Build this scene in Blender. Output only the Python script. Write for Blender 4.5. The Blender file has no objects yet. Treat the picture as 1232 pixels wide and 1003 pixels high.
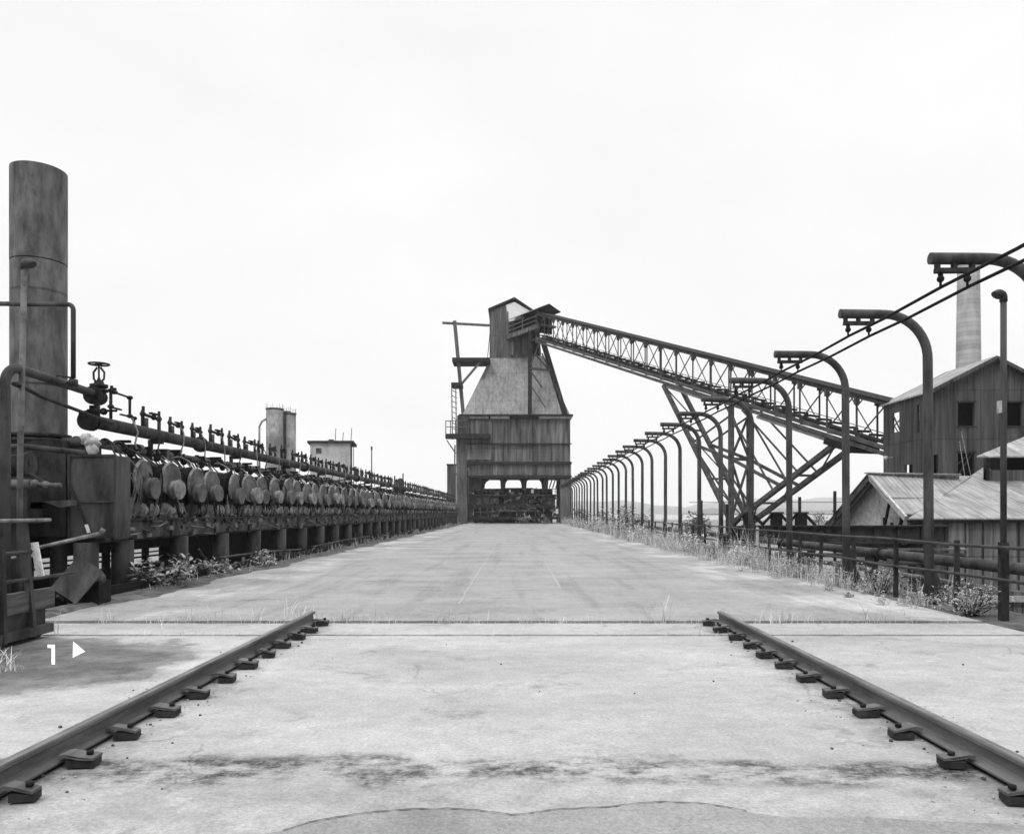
import bpy, math, random
from mathutils import Vector, Matrix
random.seed(7)
R = math.radians
sc = bpy.context.scene
col = sc.collection

# ------------------------------------------------------------------ camera
cam = bpy.data.objects.new('camera', bpy.data.cameras.new('camera'))
col.objects.link(cam)
cam.location = (0, 0, 1.6)
cam.rotation_euler = (R(90), 0, 0)
cam.data.sensor_fit = 'HORIZONTAL'
cam.data.sensor_width = 36
cam.data.lens = 27.18
cam.data.shift_x = -0.0041
cam.data.shift_y = 0.0929
cam.data.clip_start = 0.1
cam.data.clip_end = 20000
sc.camera = cam

# ------------------------------------------------------------------ world: bright overcast, monochrome film
SUN_EL, SUN_ROT = 52, 212
w = bpy.data.worlds.new("World"); sc.world = w; w.use_nodes = True
nt = w.node_tree; N = nt.nodes; L = nt.links
bg = N['Background']; bg.inputs['Strength'].default_value = 0.1
sky = N.new('ShaderNodeTexSky'); sky.sky_type = 'NISHITA'; sky.sun_disc = False
sky.sun_elevation = R(SUN_EL); sky.sun_rotation = R(SUN_ROT); sky.dust_density = 4
bw = N.new('ShaderNodeRGBToBW'); L.new(sky.outputs[0], bw.inputs[0])
tc = N.new('ShaderNodeTexCoord')
sep = N.new('ShaderNodeSeparateXYZ'); L.new(tc.outputs['Generated'], sep.inputs[0])
ov = N.new('ShaderNodeMapRange')                       # overcast vault: the zenith is brighter than the horizon
ov.inputs['From Min'].default_value = .58; ov.inputs['From Max'].default_value = 1
ov.inputs['To Min'].default_value = 9.5; ov.inputs['To Max'].default_value = 36
L.new(sep.outputs['Z'], ov.inputs['Value'])
cn = N.new('ShaderNodeTexNoise'); cn.inputs['Scale'].default_value = 3.2; cn.inputs['Detail'].default_value = 6
mp = N.new('ShaderNodeMapping'); mp.inputs['Scale'].default_value = (1, 1, 2.2)
L.new(tc.outputs['Generated'], mp.inputs[0]); L.new(mp.outputs[0], cn.inputs['Vector'])
cr = N.new('ShaderNodeMapRange'); cr.inputs['From Min'].default_value = .3; cr.inputs['From Max'].default_value = .7
cr.inputs['To Min'].default_value = .97; cr.inputs['To Max'].default_value = 1.05
L.new(cn.outputs['Fac'], cr.inputs['Value'])
mu = N.new('ShaderNodeMath'); mu.operation = 'MULTIPLY'; L.new(ov.outputs[0], mu.inputs[0]); L.new(cr.outputs[0], mu.inputs[1])
ad = N.new('ShaderNodeMath'); ad.operation = 'MULTIPLY_ADD'; L.new(bw.outputs[0], ad.inputs[0]); ad.inputs[1].default_value = .04
L.new(mu.outputs[0], ad.inputs[2]); L.new(ad.outputs[0], bg.inputs['Color'])

sun = bpy.data.objects.new('sun', bpy.data.lights.new('sun', 'SUN')); col.objects.link(sun)
sun.data.energy = 1.2; sun.data.angle = R(12); sun.data.color = (1, 1, 1)
sdir = Vector((math.sin(R(SUN_ROT))*math.cos(R(SUN_EL)), math.cos(R(SUN_ROT))*math.cos(R(SUN_EL)), math.sin(R(SUN_EL))))
sun.rotation_euler = sdir.to_track_quat('Z', 'Y').to_euler()
sc.view_settings.view_transform = 'Standard'; sc.view_settings.look = 'None'
sc.view_settings.exposure = 0; sc.view_settings.gamma = 1
sc.cycles.max_bounces = 6; sc.cycles.volume_bounces = 1

# ------------------------------------------------------------------ helpers
F = 930.0
def at(px, py, Y): return Vector(((px-621)*Y/F, Y, 1.6+(616-py)*Y/F))
def V(*a): return Vector(a)

class MB:
    def __init__(s): s.v = []; s.f = []; s.sm = []
    def face(s, pts, smooth=False):
        n = len(s.v); s.v += [tuple(p) for p in pts]; s.f.append(list(range(n, n+len(pts)))); s.sm.append(smooth)
    def _add(s, vs, fs, smooth=False):
        n = len(s.v); s.v += [tuple(p) for p in vs]
        for f in fs: s.f.append([n+i for i in f]); s.sm.append(smooth)
    def box(s, c, d, m=None):
        hx, hy, hz = d[0]/2, d[1]/2, d[2]/2
        vs = [Vector((x*hx, y*hy, z*hz)) for z in (-1, 1) for y in (-1, 1) for x in (-1, 1)]
        if m is not None: vs = [m @ p for p in vs]
        vs = [p+Vector(c) for p in vs]
        s._add(vs, [(0,2,3,1),(4,5,7,6),(0,1,5,4),(2,6,7,3),(0,4,6,2),(1,3,7,5)]); return s
    def span(s, x0, x1, y0, y1, z0, z1):
        return s.box(((x0+x1)/2, (y0+y1)/2, (z0+z1)/2), (abs(x1-x0), abs(y1-y0), abs(z1-z0)))
    def beam(s, a, b, wd, ht=None, up=(0,0,1)):
        a, b = Vector(a), Vector(b); ht = ht or wd
        d = (b-a); ln = d.length
        if ln < 1e-6: return s
        d.normalize(); u = Vector(up)
        if abs(d.dot(u)) > .98: u = Vector((0,1,0)) if abs(d.y) < .9 else Vector((1,0,0))
        x = d.cross(u).normalized(); z = x.cross(d)
        m = Matrix((x, d, z)).transposed()
        return s.box((a+b)/2, (wd, ln, ht), m)
    def tube(s, pts, r, n=10, caps=True):
        pts = [Vector(p) for p in pts]
        rs = r if isinstance(r, (list, tuple)) else [r]*len(pts)
        t0 = (pts[1]-pts[0]).normalized()
        u = t0.orthogonal().normalized()
        base = len(s.v); prev = t0
        for i, p in enumerate(pts):
            if i == 0: t = t0
            elif i == len(pts)-1: t = (pts[i]-pts[i-1]).normalized()
            else: t = ((pts[i]-pts[i-1]).normalized()+(pts[i+1]-pts[i]).normalized()).normalized()
            q = prev.rotation_difference(t); u = (q @ u).normalized(); prev = t
            vv = t.cross(u)
            for k in range(n):
                a = 2*math.pi*k/n
                s.v.append(tuple(p+rs[i]*(math.cos(a)*u+math.sin(a)*vv)))
        for i in range(len(pts)-1):
            for k in range(n):
                a, b = base+i*n+k, base+i*n+(k+1) % n
                s.f.append([a, b, b+n, a+n]); s.sm.append(True)
        if caps:
            s.f.append([base+k for k in range(n)][::-1]); s.sm.append(False)
            e = base+(len(pts)-1)*n
            s.f.append([e+k for k in range(n)]); s.sm.append(False)
        return s
    def cyl(s, a, b, r, n=16, r2=None): return s.tube([a, b], [r, r if r2 is None else r2], n)
    def prism(s, poly, vec):
        vec = Vector(vec); n = len(poly)
        a = [Vector(p) for p in poly]; b = [p+vec for p in a]
        fs = [list(range(n))[::-1], list(range(n, 2*n))]+[[i, (i+1) % n, n+(i+1) % n, n+i] for i in range(n)]
        s._add(a+b, fs); return s
    def frustum(s, lo, hi):
        s._add(list(lo)+list(hi), [(3,2,1,0),(4,5,6,7),(0,1,5,4),(1,2,6,5),(2,3,7,6),(3,0,4,7)]); return s
    def sphere(s, c, r, n=10, k=6, sq=(1,1,1)):
        c = Vector(c)
        rings = []
        for i in range(k+1):
            th = math.pi*i/k
            rings.append([c+Vector((sq[0]*r*math.sin(th)*math.cos(2*math.pi*j/n), sq[1]*r*math.sin(th)*math.sin(2*math.pi*j/n), sq[2]*r*math.cos(th))) for j in range(n)])
        base = len(s.v)
        for rg in rings: s.v += [tuple(p) for p in rg]
        for i in range(k):
            for j in range(n):
                a, b = base+i*n+j, base+i*n+(j+1) % n
                s.f.append([a, a+n, b+n, b]); s.sm.append(True)
        return s
    def build(s, name, mat, parent=None, loc=None):
        me = bpy.data.meshes.new(name); me.from_pydata(s.v, [], s.f); me.update()
        me.polygons.foreach_set('use_smooth', s.sm)
        me.materials.append(mat)
        o = bpy.data.objects.new(name, me); col.objects.link(o)
        if parent: o.parent = parent
        if loc: o.location = loc
        return o

def thing(name, label, cat, loc=(0,0,0), group=None, rz=0):
    o = bpy.data.objects.new(name, None); col.objects.link(o)
    o.location = loc; o.rotation_euler = (0,0,rz); o.empty_display_size = .2
    return tag(o, label, cat, group)
def tag(o, label, cat, group=None):
    o['label'] = label; o['category'] = cat
    if group: o['group'] = group
    return o
def structure(o): o['kind'] = 'structure'; return o
def stuff(o, label, cat): o['kind'] = 'stuff'; return tag(o, label, cat)
KIDS = {}
def copy_tree(o, parent=None):
    c = o.copy(); col.objects.link(c); c.parent = parent
    for ch in list(o.children): copy_tree(ch, c)
    return c
ORD = 'first second third fourth fifth sixth seventh eighth ninth tenth eleventh twelfth thirteenth fourteenth fifteenth sixteenth seventeenth eighteenth nineteenth twentieth'.split()
TENS = ['', '', 'twenty', 'thirty', 'forty', 'fifty', 'sixty', 'seventy']
def ordinal(n):
    if n <= 20: return ORD[n-1]
    if n % 10 == 0: return TENS[n//10][:-1]+'ieth'
    return TENS[n//10]+'-'+ORD[n % 10-1]
def arc(c, r, a0, a1, ux, uy, n=8):
    c, ux, uy = Vector(c), Vector(ux), Vector(uy)
    return [c+r*(math.cos(R(a0+(a1-a0)*i/n))*ux+math.sin(R(a0+(a1-a0)*i/n))*uy) for i in range(n+1)]

def smooth(pts, k=4):                                  # Catmull-Rom through the points
    P = [Vector(p) for p in pts]; P = [P[0]*2-P[1]]+P+[P[-1]*2-P[-2]]; out = []
    for i in range(1, len(P)-2):
        a, b, c, d = P[i-1:i+3]
        for j in range(k):
            t = j/k; out.append(.5*((2*b)+(c-a)*t+(2*a-5*b+4*c-d)*t*t+(3*b-a-3*c+d)*t**3))
    return out+[P[-2]]

# ------------------------------------------------------------------ materials (monochrome film: every albedo is a grey)
def grey(v): return (v, v, v, 1)
def mat(name, lo, hi, rough=.75, scale=3, stretch=(1,1,1), spots=None, bump=.15, bscale=25, metal=0, panel=None, corr=None):
    m = bpy.data.materials.new(name); m.use_nodes = True
    nt = m.node_tree; N = nt.nodes; L = nt.links
    b = N['Principled BSDF']; b.inputs['Roughness'].default_value = rough; b.inputs['Metallic'].default_value = metal
    b.inputs['Specular IOR Level'].default_value = .12
    geo = N.new('ShaderNodeNewGeometry')
    mp = N.new('ShaderNodeMapping'); mp.inputs['Scale'].default_value = stretch; L.new(geo.outputs['Position'], mp.inputs[0])
    n1 = N.new('ShaderNodeTexNoise'); n1.inputs['Scale'].default_value = scale; n1.inputs['Detail'].default_value = 8; n1.inputs['Roughness'].default_value = .65
    L.new(mp.outputs[0], n1.inputs['Vector'])
    ramp = N.new('ShaderNodeMapRange'); ramp.inputs['From Min'].default_value = .37; ramp.inputs['From Max'].default_value = .63
    ramp.inputs['To Min'].default_value = lo; ramp.inputs['To Max'].default_value = hi
    L.new(n1.outputs['Fac'], ramp.inputs['Value'])
    out = ramp.outputs[0]
    def mathn(op, a, c):
        q = N.new('ShaderNodeMath'); q.operation = op
        for i, x in enumerate((a, c)):
            if isinstance(x, (int, float)): q.inputs[i].default_value = x
            else: L.new(x, q.inputs[i])
        return q.outputs[0]
    if panel:                                    # sheet by sheet tone: panel = (width, height, amount)
        sp = N.new('ShaderNodeSeparateXYZ'); L.new(geo.outputs['Position'], sp.inputs[0])
        ax_ = panel[3] if len(panel) > 3 else (1, 1)
        uf = mathn('DIVIDE', mathn('ADD', mathn('MULTIPLY', sp.outputs['X'], ax_[0]), mathn('MULTIPLY', sp.outputs['Y'], ax_[1])), panel[0])
        vf = mathn('DIVIDE', sp.outputs['Z'], panel[1])
        u = mathn('FLOOR', uf, 0); vv = mathn('FLOOR', vf, 0)
        cb = N.new('ShaderNodeCombineXYZ'); L.new(u, cb.inputs[0]); L.new(vv, cb.inputs[1])
        wn = N.new('ShaderNodeTexWhiteNoise'); wn.noise_dimensions = '2D'; L.new(cb.outputs[0], wn.inputs['Vector'])
        pm = N.new('ShaderNodeMapRange'); pm.inputs['To Min'].default_value = 1-panel[2]; pm.inputs['To Max'].default_value = 1+panel[2]
        L.new(wn.outputs['Value'], pm.inputs['Value'])
        out = mathn('MULTIPLY', out, pm.outputs[0])
        for f_, wd_ in ((uf, .045/panel[0]), (vf, .05/panel[1])):        # lap joints between the sheets
            lj = mathn('LESS_THAN', mathn('FRACT', f_, 0), wd_)
            out = mathn('MULTIPLY', out, mathn('SUBTRACT', 1, mathn('MULTIPLY', lj, .4)))
    if spots:                                    # stains: (scale, threshold, factor)
        n2 = N.new('ShaderNodeTexNoise'); n2.inputs['Scale'].default_value = spots[0]; n2.inputs['Detail'].default_value = 9; n2.inputs['Roughness'].default_value = .7
        L.new(mp.outputs[0], n2.inputs['Vector'])
        sr = N.new('ShaderNodeMapRange'); sr.interpolation_type = 'SMOOTHSTEP'
        sr.inputs['From Min'].default_value = spots[1]-.05; sr.inputs['From Max'].default_value = spots[1]+.08
        sr.inputs['To Min'].default_value = 1; sr.inputs['To Max'].default_value = spots[2]
        L.new(n2.outputs['Fac'], sr.inputs['Value'])
        out = mathn('MULTIPLY', out, sr.outputs[0])
    cb = N.new('ShaderNodeCombineColor')
    for i in range(3): L.new(out, cb.inputs[i])
    L.new(cb.outputs[0], b.inputs['Base Color'])
    nb = N.new('ShaderNodeTexNoise'); nb.inputs['Scale'].default_value = bscale; nb.inputs['Detail'].default_value = 5
    L.new(geo.outputs['Position'], nb.inputs['Vector'])
    bp = N.new('ShaderNodeBump'); bp.inputs['Strength'].default_value = bump; bp.inputs['Distance'].default_value = .02
    L.new(nb.outputs['Fac'], bp.inputs['Height'])
    if corr:                                     # corrugated sheet: ridge pitch in metres
        sp = N.new('ShaderNodeSeparateXYZ'); L.new(geo.outputs['Position'], sp.inputs[0])
        ax = mathn('ADD', mathn('MULTIPLY', sp.outputs['X'], corr[1]), mathn('MULTIPLY', sp.outputs['Y'], corr[2]))
        sn = mathn('SINE', mathn('MULTIPLY', ax, 2*math.pi/corr[0]), 0)
        b2 = N.new('ShaderNodeBump'); b2.inputs['Strength'].default_value = .8; b2.inputs['Distance'].default_value = .03
        L.new(sn, b2.inputs['Height']); L.new(bp.outputs[0], b2.inputs['Normal']); L.new(b2.outputs[0], b.inputs['Normal'])
    else: L.new(bp.outputs[0], b.inputs['Normal'])
    return m

M = {}
M['steel'] = mat('painted_steel', .022, .07, .6, 2.5, (1,1,.35), (6,.6,.55))
M['steel_dark'] = mat('rusty_steel', .013, .042, .75, 5, (1,1,.5), (7,.6,.6))
M['steel_black'] = mat('sooty_steel', .006, .018, .85, 5)
M['pole'] = mat('pole_paint', .03, .075, .55, 4, (1,1,.25), (9,.62,.6))
M['stack'] = mat('stack_steel', .065, .155, .6, 3.5, (1.2,1.2,.4), (2.2,.57,.65), panel=(900, 2.9, .08))
M['plate'] = mat('weathered_plate', .025, .09, .7, 2.0, (1,1,.3), (3,.57,.7))
M['lid'] = mat('lid_steel', .055, .145, .65, 3, (1,1,1), (9,.6,.65))
M['fitting'] = mat('mixed_fittings', .02, .17, .7, 1.8)
M['lid_edge'] = mat('pale_iron', .10, .26, .7, 6, (1,1,1), (8,.6,.6))
M['pale'] = mat('pale_lagging', .28, .5, .85, 5, (1,1,1), (6,.6,.6))
M['hose'] = mat('pale_hose', .15, .42, .7, 9)
M['white'] = mat('white_paint', .62, .82, .7, 8, (1,1,1), (16,.58,.55))
M['rail'] = mat('rail_steel', .05, .125, .5, 5, (1,.2,1), (12,.62,.7))
M['tread'] = mat('worn_tread', .07, .16, .4, 6, (1,.25,1), (10,.58,.6))
M['wood'] = mat('weathered_timber', .04, .11, .85, 4, (1,.3,3), (8,.6,.6))
M['tower_sheet'] = mat('bunker_sheet', .06, .20, .75, 2.6, (1,1,.07), (1.1,.54,.6), .2, 8, panel=(2.45, 5.2, .22))
M['tower_pale'] = mat('roof_sheet', .19, .31, .75, 3.0, (1,1,.05), (1.2,.56,.72), .1, 8, panel=(1.15, 4.3, .12, (1,0)))
M['tower_head'] = mat('head_sheet', .06, .18, .75, 3.0, (1,1,.06), (1.2,.56,.65), .1, 8, panel=(1.0, 9, .2))
M['tower_leg'] = mat('tower_steel', .06, .14, .7, 2.5, (1,1,.12), (1.5,.58,.65))
M['truss'] = mat('truss_steel', .038, .095, .7, 1.5)
M['truss_pale'] = mat('truss_pale', .22, .36, .8, 1.2, (1,1,1), (2,.6,.6))
M['siding'] = mat('corrugated_siding', .045, .10, .7, 2.6, (1,1,.07), (1.4,.55,.65), .15, 12, panel=(.8, 3, .14), corr=(.2, 1, 1))
M['roof'] = mat('corrugated_roof', .20, .33, .65, 2.2, (1,.2,1), (1.5,.57,.7), .1, 12, panel=(.75, 900, .13, (1,0)), corr=(.22, 1, 0))
M['roof_cross'] = mat('corrugated_roof_cross', .20, .33, .65, 2.2, (.2,1,1), (1.5,.57,.7), .1, 12, panel=(.75, 900, .13, (0,1)), corr=(.22, 0, 1))
M['boards'] = mat('shed_boards', .08, .19, .85, 4, (1,1,.08), (1.6,.57,.6), .2, 20, panel=(.85, 30, .2), corr=(.85, 1, 1))
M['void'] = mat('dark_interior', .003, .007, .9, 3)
M['brick'] = mat('stack_masonry', .18, .28, .85, .5, (1,1,.3), (.6,.6,.8), .2, 6, panel=(900, .7, .16))
M['silo'] = mat('silo_concrete', .11, .28, .85, .5, (1,1,.5), (.9,.57,.6), .2, 4, panel=(900, 1.6, .14))
M['plaster'] = mat('peeling_plaster', .26, .50, .9, .6, (1,1,.5), (.7,.6,.5))
M['ground'] = mat('dry_ground', .10, .22, .95, .02, (1,1,1), (.006,.55,.6))
M['hill'] = mat('wooded_hill', .03, .08, .95, .02, (1,1,2), (.05,.55,.6), .8, .05)
M['weed'] = mat('dry_weed', .36, .68, .9, 2.5)
M['leaf'] = mat('green_leaf', .05, .19, .75, 4)
M['leaf_pale'] = mat('pale_leaf', .14, .46, .75, 4)
M['dirt'] = mat('packed_dirt', .012, .04, .95, 12)
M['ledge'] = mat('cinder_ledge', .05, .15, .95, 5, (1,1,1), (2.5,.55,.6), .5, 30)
M['rock'] = mat('cinder', .03, .12, .95, 20)
M['line'] = mat('worn_line', .27, .34, .8, 6)

def water_mat():
    m = bpy.data.materials.new('river_water'); m.use_nodes = True
    b = m.node_tree.nodes['Principled BSDF']; b.inputs['Base Color'].default_value = grey(.06); b.inputs['Roughness'].default_value = .12
    return m
M['water'] = water_mat()

def concrete(name, lo, hi, near):
    m = bpy.data.materials.new(name); m.use_nodes = True
    nt = m.node_tree; N = nt.nodes; L = nt.links
    b = N['Principled BSDF']; b.inputs['Roughness'].default_value = .85; b.inputs['Specular IOR Level'].default_value = .15
    geo = N.new('ShaderNodeNewGeometry')
    def noise(scale, detail=8, rough=.6, st=None):
        n = N.new('ShaderNodeTexNoise'); n.inputs['Scale'].default_value = scale; n.inputs['Detail'].default_value = detail; n.inputs['Roughness'].default_value = rough
        if st:
            mp = N.new('ShaderNodeMapping'); mp.inputs['Scale'].default_value = st; L.new(geo.outputs['Position'], mp.inputs[0]); L.new(mp.outputs[0], n.inputs['Vector'])
        else: L.new(geo.outputs['Position'], n.inputs['Vector'])
        return n.outputs['Fac']
    def rng(x, a, c, lo, hi, smooth=True):
        q = N.new('ShaderNodeMapRange'); q.interpolation_type = 'SMOOTHSTEP' if smooth else 'LINEAR'
        for k, v in zip(('From Min','From Max','To Min','To Max'), (a, c, lo, hi)): q.inputs[k].default_value = v
        L.new(x, q.inputs['Value']); return q.outputs[0]
    def mth(op, a, c=0):
        q = N.new('ShaderNodeMath'); q.operation = op
        for i, x in enumerate((a, c)):
            if isinstance(x, (int, float)): q.inputs[i].default_value = x
            else: L.new(x, q.inputs[i])
        return q.outputs[0]
    out = rng(noise(.45, 7, .62, (1, 1.6, 1)), .3, .7, lo, hi, False)
    fine = noise(38, 4, .75)
    out = mth('MULTIPLY', out, rng(fine, .3, .7, .74, 1.22, False))
    grit = noise(120, 2, .6)
    out = mth('MULTIPLY', out, rng(grit, .58, .70, 1, .6))
    out = mth('MULTIPLY', out, rng(noise(6, 9, .75), .32, .68, .86, 1.11, False))
    out = mth('MULTIPLY', out, rng(noise(.3, 8, .68, (1, 2.2, 1)), .36, .62, .82, 1.08, False))
    out = mth('MULTIPLY', out, rng(noise(1.1, 11, .78), .54, .66, 1, .68))
    vo = N.new('ShaderNodeTexVoronoi'); vo.inputs['Scale'].default_value = 9; L.new(geo.outputs['Position'], vo.inputs['Vector'])
    speck = mth('MULTIPLY', rng(vo.outputs['Distance'], .02, .09, 1, 0), rng(noise(1.1), .5, .6, 0, 1))
    out = mth('MULTIPLY', out, mth('SUBTRACT', 1, mth('MULTIPLY', speck, .55)))
    sp = N.new('ShaderNodeSeparateXYZ'); L.new(geo.outputs['Position'], sp.inputs[0])
    if near:
        # a dark band of coal dust left across the slab, in broken patches
        yy = mth('ADD', sp.outputs['Y'], mth('MULTIPLY', mth('SUBTRACT', noise(.9, 5), .5), .9))
        band = mth('MULTIPLY', rng(yy, 4.45, 4.68, 0, 1), rng(yy, 4.9, 5.1, 1, 0))
        band = mth('MULTIPLY', band, rng(noise(1.5, 9, .75, (1, 1.5, 1)), .42, .58, 0, 1))
        band = mth('MULTIPLY', band, rng(noise(14, 6, .8), .32, .58, .35, 1))
        out = mth('MULTIPLY', out, mth('SUBTRACT', 1, mth('MULTIPLY', band, .86)))
        # the old oil stain round the painted marks
        vd = N.new('ShaderNodeVectorMath'); vd.operation = 'SUBTRACT'; L.new(geo.outputs['Position'], vd.inputs[0]); vd.inputs[1].default_value = (-5.35, 8.2, 0)
        vm = N.new('ShaderNodeVectorMath'); vm.operation = 'MULTIPLY'; L.new(vd.outputs[0], vm.inputs[0]); vm.inputs[1].default_value = (.44, .52, 0)
        vl = N.new('ShaderNodeVectorMath'); vl.operation = 'LENGTH'; L.new(vm.outputs[0], vl.inputs[0])
        d = mth('ADD', vl.outputs['Value'], mth('MULTIPLY', mth('SUBTRACT', noise(.9, 6), .5), .9))
        oil = mth('MAXIMUM', mth('MULTIPLY', rng(d, .55, .98, 1, 0), .8), rng(mth('ADD', d, mth('MULTIPLY', mth('SUBTRACT', noise(6, 9, .75), .5), .25)), .78, .90, .55, 0))
        oil = mth('MULTIPLY', oil, rng(noise(2.2, 8, .7), .3, .6, .72, 1))
        out = mth('MULTIPLY', out, mth('SUBTRACT', 1, mth('MULTIPLY', oil, .92)))
        halo = mth('MULTIPLY', rng(d, .86, .94, 0, 1), rng(d, 1.1, 1.35, 1, 0))
        out = mth('MULTIPLY', out, mth('ADD', 1, mth('MULTIPLY', halo, .16)))
        # spalled lighter scabs, coal dust trodden along both rails with their contact shade painted in, and the mottled strip nearest the camera
        spn = noise(2.3, 13, .82)
        out = mth('MULTIPLY', out, mth('ADD', 1, mth('MULTIPLY', rng(spn, .575, .60, 0, 1), .13)))
        out = mth('MULTIPLY', out, mth('SUBTRACT', 1, mth('MULTIPLY', rng(noise(3.1, 12, .8), .62, .66, 0, 1), .3)))
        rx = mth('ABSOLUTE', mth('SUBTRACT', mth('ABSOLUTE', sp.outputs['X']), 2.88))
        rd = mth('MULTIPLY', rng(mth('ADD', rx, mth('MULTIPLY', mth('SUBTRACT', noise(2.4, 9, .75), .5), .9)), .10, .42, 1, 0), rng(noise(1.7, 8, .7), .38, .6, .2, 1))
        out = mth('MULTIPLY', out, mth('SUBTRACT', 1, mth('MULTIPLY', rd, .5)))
        nr = mth('MULTIPLY', rng(sp.outputs['Y'], 4.3, 4.8, 1, 0), rng(noise(2.0, 10, .78), .40, .6, 0, 1))
        out = mth('MULTIPLY', out, mth('SUBTRACT', 1, mth('MULTIPLY', nr, .22)))
        # hairline cracks
        cv = N.new('ShaderNodeTexVoronoi'); cv.feature = 'DISTANCE_TO_EDGE'; cv.inputs['Scale'].default_value = .42
        wp = N.new('ShaderNodeVectorMath'); wp.operation = 'MULTIPLY_ADD'; nz = N.new('ShaderNodeTexNoise'); nz.inputs['Scale'].default_value = 1.6; nz.inputs['Detail'].default_value = 7
        L.new(geo.outputs['Position'], nz.inputs['Vector']); L.new(nz.outputs['Color'], wp.inputs[0]); wp.inputs[1].default_value = (.9,.9,0); L.new(geo.outputs['Position'], wp.inputs[2]); L.new(wp.outputs[0], cv.inputs['Vector'])
        ck = mth('MULTIPLY', rng(cv.outputs['Distance'], .002, .007, 1, 0), rng(noise(.5), .5, .58, 0, 1))
        out = mth('MULTIPLY', out, mth('SUBTRACT', 1, mth('MULTIPLY', ck, .28)))
    else:
        # bleached patches along both edges
        ax = mth('ABSOLUTE', mth('ADD', sp.outputs['X'], .25))
        e = mth('MULTIPLY', rng(ax, 4.2, 5.6, 0, 1), rng(noise(.55, 6, .6, (1, .6, 1)), .46, .6, 0, 1))
        out = mth('MULTIPLY', out, mth('ADD', 1, mth('MULTIPLY', e, .5)))
        tr = mth('MULTIPLY', rng(noise(.8, 6, .6, (2.2, .12, 1)), .5, .64, 0, 1), .16)
        out = mth('MULTIPLY', out, mth('SUBTRACT', 1, tr))
    cb = N.new('ShaderNodeCombineColor')
    for i in range(3): L.new(out, cb.inputs[i])
    L.new(cb.outputs[0], b.inputs['Base Color'])
    bp = N.new('ShaderNodeBump'); bp.inputs['Strength'].default_value = .35; bp.inputs['Distance'].default_value = .01
    h = mth('ADD', mth('MULTIPLY', fine, .5), noise(5, 8, .7)); L.new(h, bp.inputs['Height']); L.new(bp.outputs[0], b.inputs['Normal'])
    return m
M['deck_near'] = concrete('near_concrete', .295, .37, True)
M['deck_far'] = concrete('far_concrete', .232, .285, False)
M['patch'] = concrete('patch_concrete', .215, .265, False)

# ------------------------------------------------------------------ the setting
GZ = -6.0
g = MB(); g.face([(-9000,-9000,GZ),(9000,-9000,GZ),(9000,9000,GZ),(-9000,9000,GZ)])
structure(g.build('ground', M['ground']))
g = MB(); g.face([(100,700,GZ+.4),(1900,600,GZ+.4),(3000,2200,GZ+.4),(200,2200,GZ+.4)]); structure(g.build('water', M['water']))
def hills(y0, dep, x0, x1, h, seed, n=160, k=14, lump=4):
    rnd = random.Random(seed); ph = [(rnd.uniform(0,6.3), rnd.uniform(.6,1.4)) for _ in range(6)]
    vs = []; fs = []
    for i in range(n+1):
        x = x0+(x1-x0)*i/n
        hx = h*(.62+.2*math.sin(x/310*ph[0][1]+ph[0][0])+.13*math.sin(x/130*ph[1][1]+ph[1][0])+.05*math.sin(x/41+ph[2][0]))
        edge = min(1, (n-i)/12, i/12)
        for j in range(k+1):
            t = j/k
            z = GZ-1+(hx*edge+2)*math.sin(math.pi*min(1, t*1.05)/2)**.8+rnd.uniform(-1, 1)*lump*.3*(t > .05)
            vs.append((x, y0+dep*t, z))
    for i in range(n):
        for j in range(k):
            a = i*(k+1)+j; fs.append((a, a+k+1, a+k+2, a+1))
    m = MB(); m._add(vs, fs, True); return m
structure(hills(3600, 1500, -4000, 6500, 120, 3).build('hills', M['hill']))
structure(hills(2300, 200, 500, 3200, 34, 9, 260, 6, 10).build('hills', M['hill']))

def slab(y0, y1, z, m, thick=.35, jit=.02, name='pavement', x0=-7.3, x1=6.8):
    n = 90; mb = MB(); rnd = random.Random(int(y0*10)+5)
    def edge(y):
        out = []
        for i in range(n+1):
            out.append((x0+(x1-x0)*i/n, y+rnd.uniform(-jit, jit)))
        return out
    a, b = edge(y0), edge(y1)
    loop = a+b[::-1]
    for i in range(n): mb.face([(*a[i],z),(*a[i+1],z),(*b[i+1],z),(*b[i],z)])
    for i in range(len(loop)):
        p, q = loop[i], loop[(i+1) % len(loop)]
        mb.face([(p[0],p[1],z),(p[0],p[1],z-thick),(q[0],q[1],z-thick),(q[0],q[1],z)])
    return structure(mb.build(name, m))
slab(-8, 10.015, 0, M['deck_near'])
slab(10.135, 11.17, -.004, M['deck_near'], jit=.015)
slab(11.31, 128, 0.012, M['deck_far'])
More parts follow.
